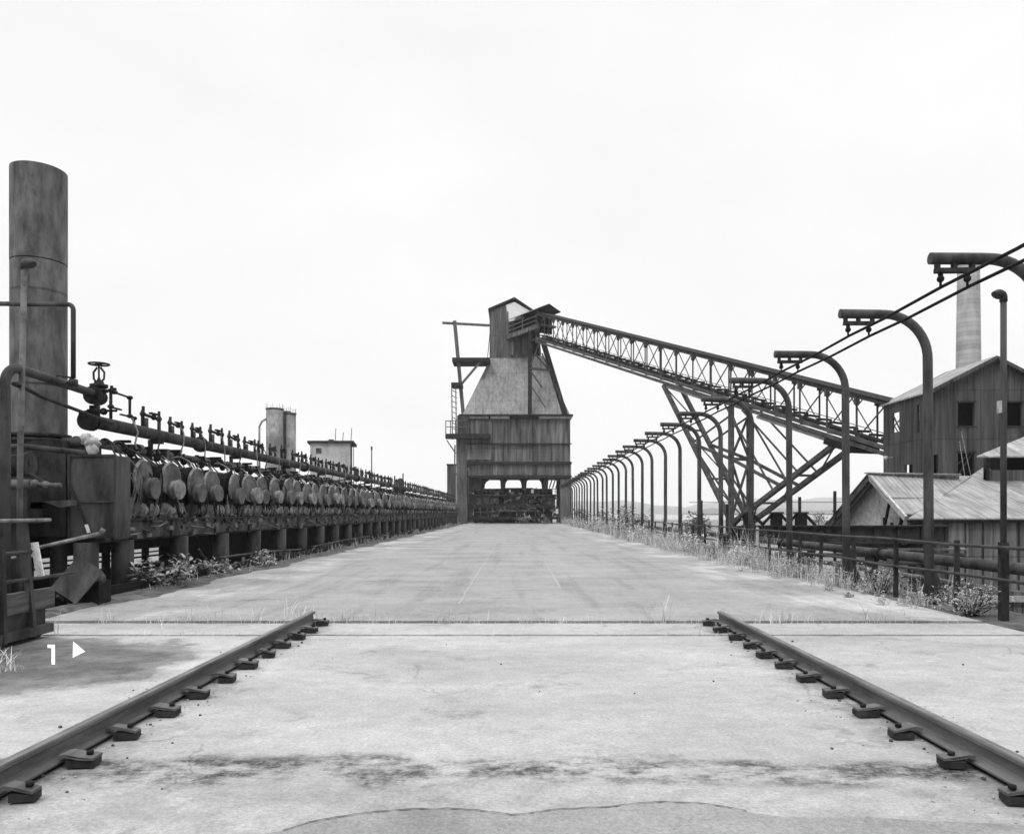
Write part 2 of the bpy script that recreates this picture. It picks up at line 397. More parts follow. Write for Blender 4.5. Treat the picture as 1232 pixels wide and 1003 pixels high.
# broken skim coat in front of the camera, with its wavy edge
edge = [(250,1010),(300,1006),(340,1000),(372,990),(410,983),(455,977),(500,974),(540,973.5),(570,975),(600,979),(618,981),(640,979),(665,975),(700,973),(735,971),(770,967),(800,965.5),(835,966.5),(870,971),(905,978),(940,983),(985,984),(1040,983),(1100,987),(1170,990),(1250,994)]
pts = []
for px, py in edge:
    Y = 1488/(py-616); pts.append(((px-621)*Y/F, Y))
mb = MB(); poly = [(x, y, .005) for x, y in pts]
mb.face([(p[0], 1.0, .005) for p in (poly[0],)]+[(poly[-1][0], 1.0, .005)]+poly[::-1])
structure(mb.build('pavement', M['patch']))
mb = MB(); rnd = random.Random(2)
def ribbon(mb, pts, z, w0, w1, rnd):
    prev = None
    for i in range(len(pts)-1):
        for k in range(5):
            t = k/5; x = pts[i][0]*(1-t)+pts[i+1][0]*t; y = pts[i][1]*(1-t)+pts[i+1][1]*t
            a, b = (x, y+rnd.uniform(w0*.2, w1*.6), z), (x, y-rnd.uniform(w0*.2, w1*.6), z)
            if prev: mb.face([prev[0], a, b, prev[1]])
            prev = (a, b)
mb.face([(-7.29, 9.9, -.05), (6.79, 9.9, -.05), (6.79, 11.5, -.05), (-7.29, 11.5, -.05)])
stuff(mb.build('dirt', M['dirt']), 'dark dirt packed in the two open slab joints across the deck', 'dirt')
# worn pale lines running up the far deck
mb = MB(); rnd = random.Random(5)
for x, y0, y1, wd in ((-1.0, 13.4, 62, .013), (.92, 16.4, 25.5, .016)):
    y = y0
    while y < y1:
        ln = rnd.uniform(.5, 2.2); 
        if rnd.random() < .96:
            e1, e2 = rnd.uniform(-.012,.012), rnd.uniform(-.012,.012)
            mb.face([(x-wd+e1, y, .0165), (x+wd+e1, y, .0165), (x+wd*.7+e2, min(y+ln, y1), .0165), (x-wd*.7+e2, min(y+ln, y1), .0165)])
        y += ln
structure(mb.build('road_marking', M['line']))
# raised kerb on the left
mb = MB(); y = 12.2; rnd = random.Random(8)
while y < 104:
    ln = rnd.uniform(2.2, 3.2); mb.span(-7.5, -7.2+rnd.uniform(-.015,.015), y, min(y+ln-.03, 104), -.1, .07+rnd.uniform(-.01,.01)); y += ln
structure(mb.build('kerb', M['ledge']))
# cinder ledges beside the deck
mb = MB(); mb.span(6.81, 8.1, -8, 128, -.5, -.02); structure(mb.build('path', M['ledge']))
mb = MB(); mb.span(-9.9, -7.51, -8, 128, -.9, -.42); structure(mb.build('path', M['dirt']))
mb = MB(); mb.span(-9.85, 8.05, -8, 128, GZ-.5, -.93)
tag(mb.build('oven_battery', M['steel_dark']), 'dark masonry block of the oven battery under the concrete deck', 'building')

# painted marks on the stained concrete, bottom left
mk = MB()
def mark(mb, pts, Z=.005):
    q = []
    for px, py in pts:
        Y = (1.6-Z)*F/(py-616); q.append(((px-621)*Y/F, Y, Z))
    mb.face(q[::-1])
mark(mk, [(57,775),(66.2,775),(66.2,799),(62,799),(61.8,779.3),(57,779)])
tag(mk.build('painted_numeral', M['white']), 'white numeral painted on the dark oil stain by the timber platform', 'marking')
mk = MB(); mark(mk, [(88,771),(102.5,783.5),(87.5,791)])
tag(mk.build('painted_arrow', M['white']), 'white triangular arrow painted on the oil stain beside a numeral', 'marking')

# ------------------------------------------------------------------ the two rails
def rail(side, label):
    x = 2.92*side
    prof = [(-.07,.03),(.07,.03),(.07,.042),(.016,.06),(.011,.075),(.011,.135),(.036,.15),(.036,.172),(.03,.18),(-.03,.18),(-.036,.172),(-.036,.15),(-.011,.135),(-.011,.075),(-.016,.06),(-.07,.042)]
    t = thing('crane_rail', label, 'rail', (x, 0, 0), 'rails ending at the slab joint')
    m = MB(); m.prism([(a, -6, b) for a, b in prof], (0, 17.1, 0))
    m.build('rail_bar', M['rail'], t)
    m = MB(); m.prism([(-.031,-6,.1805),(.031,-6,.1805),(.024,-6,.183),(-.024,-6,.183)], (0,17.1,0)); m.build('worn_tread', M['tread'], t)
    m = MB(); rnd = random.Random(3+side)
    m.span(-.05, .05, -6, 11.05, .004, .028); m.build('bed_plate', M['steel_black'], t)
    k = 0; y = 3.65
    while y < 11.0:
        rnd = random.Random(k*3+side)
        s = -side
        yy = y+rnd.uniform(-.03, .03); rot = Matrix.Rotation(rnd.uniform(-.2, .2), 3, 'Z')
        wdt = rnd.uniform(.12, .17)
        bl = rnd.uniform(.065,.085); b = MB(); b.box((s*.01, 0, .032), (bl*2, wdt*.75, .042), rot)
        c = b.build('clip_block', M['steel_dark'], t, (s*(.175+rnd.uniform(-.01,.02)), yy, 0))
        hw = wdt*rnd.uniform(.28,.40); zt = rnd.uniform(.0,.012); sk = rnd.uniform(-.015,.015)
        h = MB(); h.prism([(s*(bl+.012),-hw+sk,.056),(s*.0,-hw,.060+zt),(-s*.085,-hw*.8,.072+zt),(-s*.125,-hw*.7,.066),(-s*.125,-hw*.7,.084),(-s*.08,-hw*.8,.090+zt),(s*.0,-hw,.080+zt),(s*(bl+.012),-hw+sk,.072)], (0,hw*2,0)); h.build('clip_plate', M['rail'], c)
        h = MB(); h.cyl((0,0,0), (0,0,.022), .022, 6); h.build('bolt', M['steel_black'], c, (s*(.03+rnd.uniform(-.02,.02)), rnd.uniform(-.02,.02), .078+zt))
        y += .605; k += 1
    return t
rail(-1, 'rusty steel rail on clip blocks, on the side of the oil stain')
rail(1, 'rusty steel rail on clip blocks, on the side of the curved poles')
# cinders scattered on the slab
mb = MB(); rnd = random.Random(21)
for i in range(260):
    near_rail = rnd.random() < .88
    x = (rnd.choice((-1,1))*2.92+rnd.gauss(0,.22)) if near_rail else rnd.uniform(-5, 5.5)
    y = rnd.uniform(3.9, 10); r = .004+.016*rnd.random()**3
    mb.sphere((x, y, r*.5), r, 5, 3, (1, rnd.uniform(.6,1.3), .7))
stuff(mb.build('rubble', M['rock']), 'small dark cinders scattered over the concrete around the rails', 'rubble')

mb = MB(); rnd = random.Random(23)
for i in range(420):
    x = rnd.choice((-1,1))*(2.92-rnd.choice((1,1,-1))*abs(rnd.gauss(.12,.22))); y = rnd.uniform(3.9, 10.8); r = .003+.009*rnd.random()**2
    mb.sphere((x, y, r*.5), r, 5, 3, (1, rnd.uniform(.6,1.4), .7))
stuff(mb.build('gravel', M['line']), 'pale crumbs of broken concrete lying along the foot of both rails', 'gravel')
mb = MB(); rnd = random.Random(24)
ribbon(mb, pts[2:20], .0095, .006, .018, rnd)  # grey ribbon paints the step's shade along the skim coat edge
prev = None; y = 11.6
while y < 90:                                  # dirt washed off the kerb on to the deck
    wd = max(.02, .20+.16*math.sin(y*.9)+.1*math.sin(y*2.3)+rnd.uniform(-.06,.06)); a, b = (-7.22, y, .075), (-7.14+wd, y, .0155)
    if prev: mb.face([prev[0], prev[1], b, a])
    prev = (a, b); y += .16+.004*y
stuff(mb.build('dirt', M['ledge']), 'grey dirt washed along the left kerb, and shade painted along the skim coat edge', 'dirt')

# ------------------------------------------------------------------ curved trolley poles on the right
PX = 7.35
GP = 'curved trolley poles along the deck'
def make_pole():
    t = thing('trolley_pole', '', 'pole', (PX, 0, 0), GP)
    path = [(0,0,-.3),(0,0,2.0),(0,0,4.30)]+arc((-.78,0,4.34), .78, 5, 90, (1,0,0), (0,0,1), 10)+[(-.95,0,5.12)]
    MB().tube(path, [.082]*3+[.08]*11+[.075], 14).build('post', M['pole'], t)
    MB().tube([(-.80,0,5.12),(-.84,0,5.12),(-1.57,0,5.13)], [.075,.082,.082], 14).build('arm_sleeve', M['pole'], t)
    MB().prism([(.075,-.012,-.02),(.42,-.012,-.02),(.075,-.012,.62)], (0,.024,0)).build('gusset', M['pole'], t)
    MB().cyl((0,0,-.04), (0,0,.02), .19, 12).build('foot_plate', M['steel_dark'], t)
    b = MB(); b.span(-1.50, -.96, -.045, .045, 4.93, 4.99)
    for x in (-1.47, -1.24, -.99): b.span(x-.025, x+.025, -.04, .04, 4.99, 5.07)
    b.build('hanger_bracket', M['steel_dark'], t)
    for x in (-1.425, -1.055):
        i = MB(); i.cyl((x,0,4.93), (x,0,4.88), .035, 8); i.sphere((x,0,4.845), .05, 10, 6); i.cyl((x,0,4.81), (x,0,4.75), .018, 8)
        i.build('insulator', M['steel_black'], t)
    return t
pole_y = lambda i: 10.75 if i == 0 else 13.75+3.48*(i-1)
pole0 = make_pole()
NP = 28
for i in range(NP):
    o = pole0 if i == 0 else copy_tree(pole0)
    rnd = random.Random(40+i)
    o.location = (PX+rnd.uniform(-.03,.03), pole_y(i), 0); o.rotation_euler = (rnd.uniform(-.006,.006), rnd.uniform(-.006,.006), rnd.uniform(-.02,.02))
    if i == 0: o['label'] = 'curved steel pole with its thick arm cut off by the photo edge'
    elif i == 1: o['label'] = 'tall curved steel pole before the gabled shed, whole and closest'
    elif i < 14: o['label'] = ordinal(i+1)+' curved steel trolley pole in the row, counting from the camera'
    else: o['label'] = 'small distant curved trolley pole, beyond the thirteenth, merging towards the coal tower'
for k, (x, lab) in enumerate(((PX-1.425, 'long trolley wire hung from the outer insulators, farther over the deck'), (PX-1.055, 'long trolley wire hung from the inner insulators, closer to the posts'))):
    pts = []
    for i in range(-3, NP):
        y = pole_y(i) if i >= 0 else 10.75+3.3*i
        pts += [(x, y, 4.735), (x, y+1.7, 4.715)]
    MBt = MB().tube(pts, .024, 6)
    tag(MBt.build('trolley_wire', M['steel_black']), lab, 'wire')

# vent pipe with a hood, right
t = thing('vent_pipe', 'slim vent pipe with a hooded top beside the pipe railing', 'pipe', (7.28, 11.55, 0))
MB().tube([(0,0,1.15),(0,0,4.78)], .044, 12).build('pipe_shaft', M['pole'], t)
MB().tube([(0,0,4.74)]+arc((-.06,0,4.80), .06, 0, 150, (1,0,0), (0,0,1), 7), [.055]*3+[.06,.063,.066,.07,.074,.078], 12).build('hood', M['steel'], t)
m = MB(); m.span(-.055, .055, -.05, .05, -.1, 1.15); m.build('base_post', M['steel_dark'], t)
MB().span(-.075, -.045, -.04, .04, 3.08, 3.26).build('junction_box', M['pale'], t)

# pipe railing, right
t = thing('pipe_railing', 'two rail pipe railing along the weedy deck edge under the curved poles', 'railing', (7.2, 0, 0))
m = MB(); rnd = random.Random(3)
def wavy(y0, y1, z, step=2.2, a=.018): 
    out = []; y = y0
    while y < y1: out.append((rnd.uniform(-a,a), y, z+rnd.uniform(-a,a))); y += step
    return out+[(0, y1, z)]
MB().tube(wavy(8.5, 60, 1.08), .026, 8).build('top_rail', M['steel'], t)
MB().tube(wavy(8.5, 60, .58), .026, 8).build('lower_rail', M['steel'], t)
ys = [9.6, 12.7, 14.75, 16.6, 18.4, 19.7, 22.1, 23.3]; y = 25.4
while y < 60: ys.append(y); y += 2.1
for i, y in enumerate(ys):
    p = MB(); lean = rnd.uniform(-.03,.03)
    p.beam((0.04,y,-.1), (0.04+lean,y,1.12+rnd.uniform(-.02,.06)), .07, .06)
    p.build('post', M['pale'] if i == 7 else M['steel_dark'], t)

# ------------------------------------------------------------------ pipes and girders outside the railing
t = thing('ledge_pipe', 'thick horizontal pipe running outside the railing past the board shed', 'pipe', (8.35, 0, 0))
MB().tube([(0, 6, .66), (0, 50, .66)], .105, 12).build('barrel', M['steel'], t)
for y in (11.8, 17.6, 24, 30, 36, 42): MB().tube([(0,y,.66),(0,y+.05,.66)], .15, 12).build('flange', M['steel_dark'], t)
for y in (12.4, 18, 24.5, 31, 37.5, 44): MB().span(-.05, .05, y-.05, y+.05, -3, .56).build('stand', M['steel_dark'], t)
t = thing('low_pipe', 'thinner pale pipe below the thick pipe on the ledge', 'pipe', (8.75, 0, 0))
MB().tube([(0, 12, .18), (0, 60, .18)], .06, 10).build('barrel', M['lid'], t)
for y in (14.5, 21, 27.5, 34): MB().span(-.04,.04,y-.04,y+.04,-3,.12).build('stand', M['steel_dark'], t)

t = thing('girder_bridge', 'dark plate girder bridge crossing behind the poles to the gabled shed', 'bridge', (0, 27, 0))
m = MB(); m.span(7.9, 14.9, -.35, -.15, .57, 1.1); m.span(7.85, 14.95, -.5, .0, 1.1, 1.15); m.span(7.85, 14.95, -.5, .0, .52, .57)
for i in range(9): m.span(8.2+i*.82, 8.26+i*.82, -.42, -.35, .57, 1.1)
m.build('girder', M['steel_dark'], t)
m = MB(); m.span(7.9, 14.9, 1.3, 1.5, .57, 1.1); m.span(7.85, 14.95, .0, 1.6, .6, .66); m.build('girder', M['steel_black'], t)
for z in (.32, .12, -.15):
    MB().tube([(7.6, -.3, z), (15.5, -.3, z)], .055 if z > .2 else .07, 8).build('pipe', M['lid_edge'] if z > .2 else M['steel'], t)
for x in (8.3, 10.2, 12.2, 14.2):
    MB().span(x-.12, x+.12, -.33, -.2, -6, .51).build('pier', M['steel_dark'], t)
def saddle(x, y, z, lab, group):
    t = thing('trestle_saddle', lab, 'support', (x, y, z), group)
    MB().span(-.16, .16, -.16, .16, 0, .40).build('block', M['steel_black'], t)
    for s in (-1, 1): MB().beam((s*.12, 0, .40), (s*.50, 0, 0), .07, .09).build('leg', M['steel_black'], t)
    MB().span(-.2, .2, -.2, .2, .40, .46).build('cap', M['steel_dark'], t)
for x, lab in ((8.05, 'black braced saddle at the battery end of the plate girder'), (9.0, 'black braced saddle under the conveyor trestle on the girder'), (9.85, 'black braced saddle between two curved poles on the girder')):
    saddle(x, 27-.25, 1.15, lab, 'saddles on the plate girder')
t = thing('wire_fence', 'thin post and wire fence standing behind the plate girder', 'fence', (0, 33, 0))
for x, h in ((7.9, 2.1), (9.0, 1.95), (12.1, 2.25), (13.6, 2.5)):
    MB().span(x-.05, x+.05, -.05, .05, -6, h).build('post', M['steel_dark'], t)
for z in (2.02, 1.5): MB().tube([(7.4, .06, z), (15.5, .06, z+.01)], .014, 5).build('wire', M['steel'], t)

# ------------------------------------------------------------------ sheds, lower right
SB = V(14.0, 27.3, 1.38)
t = thing('board_shed', 'low shed with pale corrugated hip roof and vertical board walls', 'shed', (14, 27.3, GZ))
def loc(mb, name, m, par, org): 
    mb.v = [tuple(Vector(p)-Vector(org)) for p in mb.v]; return mb.build(name, m, par)
ORG = (14, 27.3, GZ)
R1 = V(18.75, 32.05, 2.98); R0 = V(14.0, 30.2, 3.03)
m = MB(); m.prism([(13.75,27.1,1.34),(30,27.1,1.34),(30,33.6,3.50),(20.3,33.6,3.50)], (0,0,.05)); loc(m, 'roof', M['roof'], t, ORG)
m = MB(); m.span(14.1, 30, 27.35, 27.5, GZ, 1.33); loc(m, 'front_wall', M['boards'], t, ORG)
m = MB()
for i in range(24): m.span(14.6+i*.63, 14.645+i*.63, 27.315, 27.348, GZ, 1.24)
loc(m, 'wall_batten', M['steel_dark'], t, ORG)
m = MB(); m.span(13.95, 14.12, 27.30, 27.56, GZ, 1.30); loc(m, 'corner_post', M['wood'], t, ORG)
m = MB(); m.span(13.8, 30, 27.13, 27.30, 1.24, 1.33); loc(m, 'eave_board', M['steel_black'], t, ORG)
# raised monitor on the hip roof
m = MB(); m.span(19.2, 30, 31.6, 31.75, 2.82, 3.32); loc(m, 'monitor_panel', M['boards'], t, ORG)
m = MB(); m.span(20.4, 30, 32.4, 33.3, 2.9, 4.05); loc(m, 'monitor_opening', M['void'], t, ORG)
for x in (19.2, 22.4, 25.4):
    m = MB(); m.span(x, x+.14, 31.58, 31.78, 2.7, 4.0); loc(m, 'monitor_post', M['steel_dark'], t, ORG)
m = MB(); m.prism([(18.4,30.9,3.78),(30,30.9,3.80),(30,33.6,4.95),(22.4,33.6,4.95)], (0,0,.06)); loc(m, 'monitor_roof', M['roof'], t, ORG)

t = thing('gabled_shed', 'open gabled shed with whitewashed end wall and exposed timber braces', 'shed', (14, 30.2, GZ))
ORG = (14, 30.2, GZ)
m = MB()
m.prism([(13.7,28.55,2.12),(13.7,30.2,3.06),(18.9,32.1,3.06),(16.0,29.25,2.08)], (0,0,.045)); loc(m, 'roof', M['roof'], t, ORG)
m = MB(); m.prism([(13.85,27.5,1.52),(13.85,28.7,2.10),(16.4,29.5,2.16),(14.1,27.5,1.50)], (0,0,.04)); loc(m, 'lower_roof', M['roof'], t, ORG)
m = MB(); m.prism([(13.7,30.2,3.06),(13.7,34.4,.95),(19.5,34.4,.95),(18.0,31.4,3.06)], (0,0,.045)); loc(m, 'rear_roof', M['roof'], t, ORG)
m = MB()
for i in range(7):
    x0 = 13.68+i*.62; y0 = 30.2+.28*(x0-13.7)
    m.beam((x0, y0, 3.13), (x0+.57, y0+.16, 3.13), .26, .05)
loc(m, 'ridge_cap', M['truss_pale'], t, ORG)
m = MB(); m.prism([(14.25,27.7,-1),(14.25,27.7,1.35),(14.25,30.2,2.9),(14.25,33.9,1.0),(14.25,33.9,-1)], (.08,0,0)); loc(m, 'end_wall', M['pale'], t, ORG)
m = MB(); m.beam((13.8,30.2,2.97), (13.8,27.4,1.38), .09, .2); loc(m, 'rafter', M['pale'], t, ORG)
m = MB(); m.beam((13.8,30.2,2.95), (13.8,34.6,.75), .12, .26); loc(m, 'rafter', M['wood'], t, ORG)
m = MB(); m.beam((13.78,34.0,1.12), (13.78,36.6,-.6), .16, .3); loc(m, 'brace', M['wood'], t, ORG)
for a, b in (((13.95,29.9,-.4),(13.95,28.9,1.95)), ((13.95,29.4,-.4),(13.95,28.7,1.2)), ((13.95,28.2,-.2),(13.95,28.0,1.5)), ((13.95,28.9,.2),(13.95,27.8,1.5)), ((13.95,29.2,-.4),(13.95,29.3,1.4))):
    m = MB(); m.beam(a, b, .08, .09); loc(m, 'brace', M['steel_black'], t, ORG)
m = MB(); m.span(13.9, 14.1, 27.6, 34, .2, .42); loc(m, 'tie_beam', M['steel_black'], t, ORG)
m = MB(); m.span(14.14, 14.2, 32.0, 33.0, .45, .95); loc(m, 'wall_panel', M['white'], t, ORG)

# boarded wall on the ledge below the vent pipe
t = thing('board_hoarding', 'dark boarded hoarding below the railing at the foot of the vent pipe', 'fence', (8.05, 12.4, 0))
m = MB()
for i in range(10): m.span(-.2+i*.32, .1+i*.32, .55+.004*(i % 2), .62+.004*(i % 2), -2.2, .30-.02*(i % 3))
m.build('boards', M['boards'], t)
m = MB(); m.span(-.25, 3.2, .50, .55, .1, .2); m.build('cross_rail', M['pale'], t)

# ------------------------------------------------------------------ crusher house, right
t = thing('crusher_house', 'tall dark corrugated house with pale gable roof at the conveyor foot', 'building', (24.7, 47, GZ))
ORG = (24.7, 47, GZ)
xl, xm, xr, y0, y1, ez, rz_ = 24.7, 29.0, 33.3, 47.0, 52.0, 8.75, 10.95
m = MB(); wins = [(26.83, 28.5, 6.35, 8.0)]
def wall_with_holes(mb, y, th, x0, x1, z0, z1, holes):     # a wall in the XZ plane with rectangular openings
    xs = sorted({x0, x1}|{h[0] for h in holes}|{h[1] for h in holes})
    for a, b in zip(xs, xs[1:]):
        zs = [z0]
        for h in sorted((h for h in holes if h[0] <= a+1e-6 and h[1] >= b-1e-6), key=lambda h: h[2]): zs += [h[2], h[3]]
        zs.append(z1)
        for c, d in zip(zs[::2], zs[1::2]): mb.prism([(a,y,c),(b,y,c),(b,y,d),(a,y,d)], (0,th,0))
HO = [(26.85, 27.85, 6.85, 8.25), (29.85, 30.75, 6.85, 8.25), (26.85, 27.85, 3.6, 5.2), (25.3, 25.65, 3.2, 5.1)]
wall_with_holes(m, y0, .18, xl, xr, GZ, ez, [h for h in HO])
m.prism([(xl,y0,ez),(xr,y0,ez),(xm,y0,rz_)], (0,.18,0))
loc(m, 'gable_wall', M['siding'], t, ORG)
m = MB()
SH = [(49.85, 50.85, 6.8, 8.1), (47.35, 47.7, 6.5, 8.2), (48.2, 49.2, 3.4, 4.6)]
ysn = sorted({y0+.19, y1}|{h[0] for h in SH}|{h[1] for h in SH})
for a, b in zip(ysn, ysn[1:]):
    zs = [GZ]
    for h in sorted((h for h in SH if h[0] <= a+1e-6 and h[1] >= b-1e-6), key=lambda h: h[2]): zs += [h[2], h[3]]
    zs.append(ez)
    for c, d in zip(zs[::2], zs[1::2]): m.prism([(xl,a,c),(xl,b,c),(xl,b,d),(xl,a,d)], (.18,0,0))
loc(m, 'side_wall', M['siding'], t, ORG)
m = MB(); m.prism([(xl+.2,y1-.12,GZ),(26.0,y1-.12,GZ),(26.0,y1-.12,ez),(xl+.2,y1-.12,ez)], (0,.1,0)) if False else m.span(28.2, xr, y1-.2, y1, GZ, ez); loc(m, 'rear_wall', M['siding'], t, ORG)
m = MB(); m.span(xr-.18, xr, y0+.2, y1-.2, GZ, ez); loc(m, 'far_wall', M['siding'], t, ORG)
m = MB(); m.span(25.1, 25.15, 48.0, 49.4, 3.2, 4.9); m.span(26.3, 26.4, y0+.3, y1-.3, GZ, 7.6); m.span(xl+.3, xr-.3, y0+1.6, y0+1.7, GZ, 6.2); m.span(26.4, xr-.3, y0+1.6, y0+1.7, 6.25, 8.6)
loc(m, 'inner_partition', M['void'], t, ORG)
sl = (rz_-ez)/(xm-xl)
m = MB(); o_ = .15
m.prism([(xl-o_,y0-.35,ez-o_*sl+.02),(xm,y0-.35,rz_+.02),(xm,y1+.3,rz_+.02),(xl-o_,y1+.3,ez-o_*sl+.02)], (0,0,.09)); loc(m, 'roof', M['roof_cross'], t, ORG)
m = MB(); m.prism([(xr+o_,y0-.35,ez-o_*sl+.02),(xr+o_,y1+.3,ez-o_*sl+.02),(xm,y1+.3,rz_+.02),(xm,y0-.35,rz_+.02)], (0,0,.09)); loc(m, 'roof', M['roof_cross'], t, ORG)
for s in (-1, 1):
    m = MB(); m.beam((xm, y0-.42, rz_-.04), (xm+s*(xm-xl+o_), y0-.42, ez-o_*sl-.04), .08, .2); loc(m, 'barge_board', M['siding'], t, ORG)
m = MB(); m.span(25.7, 26.6, y0-.1, y0-.04, 3.9, 6.9) if False else m.beam((26.9,y0-.08,5.9),(27.3,y0-.1,3.2),.03); m.beam((27.0,y0-.08,6.5),(27.75,y0-.1,3.0),.03); loc(m, 'cable', M['hose'], t, ORG)
for h in HO[:3]:
    m = MB(); m.span(h[0]-.09, h[1]+.09, y0-.06, y0-.003, h[2]-.1, h[2]-.02); m.span(h[0]-.09, h[1]+.09, y0-.06, y0-.003, h[3]+.02, h[3]+.1); loc(m, 'window_frame', M['steel_dark'], t, ORG)
m = MB(); m.beam((26.85,y0+.25,3.6),(27.85,y0+.25,5.2),.06); m.beam((26.9,y0+.3,4.4),(27.7,y0+.3,5.2),.05); loc(m, 'window_brace', M['steel'], t, ORG)
m = MB(); m.beam((xl+.09,49.85,6.8),(xl+.09,50.85,8.0),.07); m.beam((xl+.09,49.85,7.6),(xl+.09,50.85,7.2),.06); m.span(xl-.03,xl-.003,47.9,48.9,6.1,8.5); loc(m, 'window_brace', M['siding'], t, ORG)
m = MB(); m.beam((xl-.05,50.6,5.2),(xl-.7,50.2,5.1),.04); m.cyl((xl-.7,50.2,5.15),(xl-.75,50.1,5.0),.16,12,.06); loc(m, 'lamp', M['pale'], t, ORG)

# round chimney behind it
t = thing('round_chimney', 'tall pale banded chimney rising behind the crusher house', 'chimney', (70.2, 120, GZ))
MB().tube([(0,0,0),(0,0,20),(0,0,46)], [2.2,1.85,1.55], 28).build('shaft', M['brick'], t)
m = MB()
for z in range(22, 46, 2): m.tube([(0,0,z),(0,0,z+.12)], [1.93-.0125*(z-14)]*2, 28)
m.build('band', M['steel'], t)
MB().tube([(0,0,46),(0,0,46.4)], 1.65, 28).build('rim', M['silo'], t)

# ------------------------------------------------------------------ conveyor bridge
A2, B2 = V(2.7, 105, 0), V(24.9, 51.6, 0)
d2 = (B2-A2).normalized(); nR = V(-d2.y, d2.x, 0); nR = nR if nR.x > 0 else -nR
TL = (B2-A2).length; ZT0, ZT1 = 28.5, 8.75; WB = 1.95
def chord(tt, side, top):      # side 0 left .. 1 right
    p = A2+(B2-A2)*tt+nR*(WB*side); p.z = ZT0+(ZT1-ZT0)*tt-(0 if top else 3.3-.35*tt); return p
t = thing('conveyor_bridge', 'long inclined steel truss conveyor bridge descending from the coal tower head', 'bridge', (A2.x, A2.y, 25))
ORG = (A2.x, A2.y, 25)
NPAN = 21
for s in (0, 1):
    m = MB(); m.beam(chord(0,s,True), chord(1,s,True), .18, .22); loc(m, 'top_chord', M['truss'], t, ORG)
    m = MB(); m.beam(chord(0,s,False), chord(1,s,False), .22, .26); m.beam(chord(0,s,False)-V(0,0,.42), chord(1,s,False)-V(0,0,.42), .2, .26); loc(m, 'bottom_chord', M['truss'], t, ORG)
    m = MB()
    for i in range(NPAN+1):
        tt = i/NPAN; 
        a, b = chord(tt,s,True), chord(tt,s,False)
        m.beam(a, b, .11, .11)
        if i < NPAN and s == 0: m.beam(chord((i+.92)/NPAN,s,True), chord(tt,s,False), .075, .075)
        if i < NPAN and s == 1: m.beam(a, chord((i+.95)/NPAN,s,False), .06, .06)
        if i < NPAN: m.beam(chord(tt,s,True)-V(0,0,.7), chord((i+.22)/NPAN,s,True), .07, .07)
        m.box(a-V(0,0,.28), (.3,.3,.5)) 
    loc(m, 'truss_web', M['truss'], t, ORG)
m = MB(); m.prism([chord(0,-.12,True)+V(0,0,.16), chord(1,-.12,True)+V(0,0,.16), chord(1,1.12,True)+V(0,0,.16), chord(0,1.12,True)+V(0,0,.16)], (0,0,.1)); loc(m, 'roof', M['steel_black'], t, ORG)
m = MB()
for i in range(NPAN+1): m.beam(chord(i/NPAN,0,False), chord(i/NPAN,1,False), .16, .3)
for i in range(NPAN): m.beam(chord(i/NPAN,0,False)-V(0,0,.2), chord((i+1)/NPAN,1,False)-V(0,0,.2), .09, .09)
loc(m, 'floor_beam', M['truss'], t, ORG)
m = MB(); m.prism([chord(0,.3,False)+V(0,0,.15), chord(1,.3,False)+V(0,0,.15), chord(1,.7,False)+V(0,0,.15), chord(0,.7,False)+V(0,0,.15)], (0,0,.05)); loc(m, 'belt', M['steel_black'], t, ORG)
m = MB(); rnd = random.Random(4)
n = 48
for i in range(n):
    tt = (i+.5)/n; p = chord(tt,.1,False); q = chord(tt,.78,False)
    m.cyl(p+V(0,0,.52+rnd.uniform(-.05,.08)), q+V(0,0,.52), .09, 6)
    if i % 2: m.box(p+V(0,0,.55+rnd.uniform(-.1,.15)), (.25,.3,.25))
    m.beam(p+V(0,0,.1), p+V(0,0,.55), .1)
loc(m, 'idler_roller', M['steel_dark'], t, ORG)
m = MB(); m.beam(chord(0,.02,False)+V(0,0,.95), chord(1,.02,False)+V(0,0,.95), .05); loc(m, 'handrail', M['truss'], t, ORG)
for a, b, dz in ((.77,.90,.78), (.53,.66,.75)):
    m = MB(); m.beam(chord(a,.5,False)-V(0,0,dz), chord(b,.5,False)-V(0,0,dz), 1.8, .24); loc(m, 'soffit_plank', M['truss_pale'], t, ORG)
m = MB(); m.beam(chord(.905,.5,False)-V(0,0,.82), chord(.95,.5,False)-V(0,0,.82), 2.6, .45); loc(m, 'bearing_block', M['steel_black'], t, ORG)
# head gallery where it meets the coal tower
G0 = V(-1.25, 111.7, 0); G1 = V(3.0, 105.0, 0); gd = (G1-G0).normalized(); gn = V(-gd.y, gd.x, 0); gn = gn if gn.x > 0 else -gn
GW = 3.0
def gp(l, s, z): 
    p = G0+(G1-G0)*l+gn*(GW*s); return V(p.x, p.y, z)
m = MB(); m.prism([gp(0,0,27.0), gp(1,0,27.0), gp(1,1,27.0), gp(0,1,27.0)], (0,0,.25)); m.beam(gp(0,-.02,26.8), gp(1,-.02,26.8), .3, .55); loc(m, 'gallery_floor', M['tower_head'], t, ORG)
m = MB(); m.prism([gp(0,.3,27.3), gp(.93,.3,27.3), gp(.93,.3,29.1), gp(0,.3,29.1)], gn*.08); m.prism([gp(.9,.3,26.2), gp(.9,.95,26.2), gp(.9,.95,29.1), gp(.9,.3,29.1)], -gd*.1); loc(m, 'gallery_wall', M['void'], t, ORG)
for z in (27.7, 28.3): 
    m = MB(); m.beam(gp(0,0,z), gp(.97,0,z+.05), .1, .12); loc(m, 'gallery_rail', M['tower_head'], t, ORG)
for l in (0.02, .5, .97):
    m = MB(); m.beam(gp(l,0,27.2), gp(l,0,29.3), .14); loc(m, 'gallery_post', M['tower_head'], t, ORG)
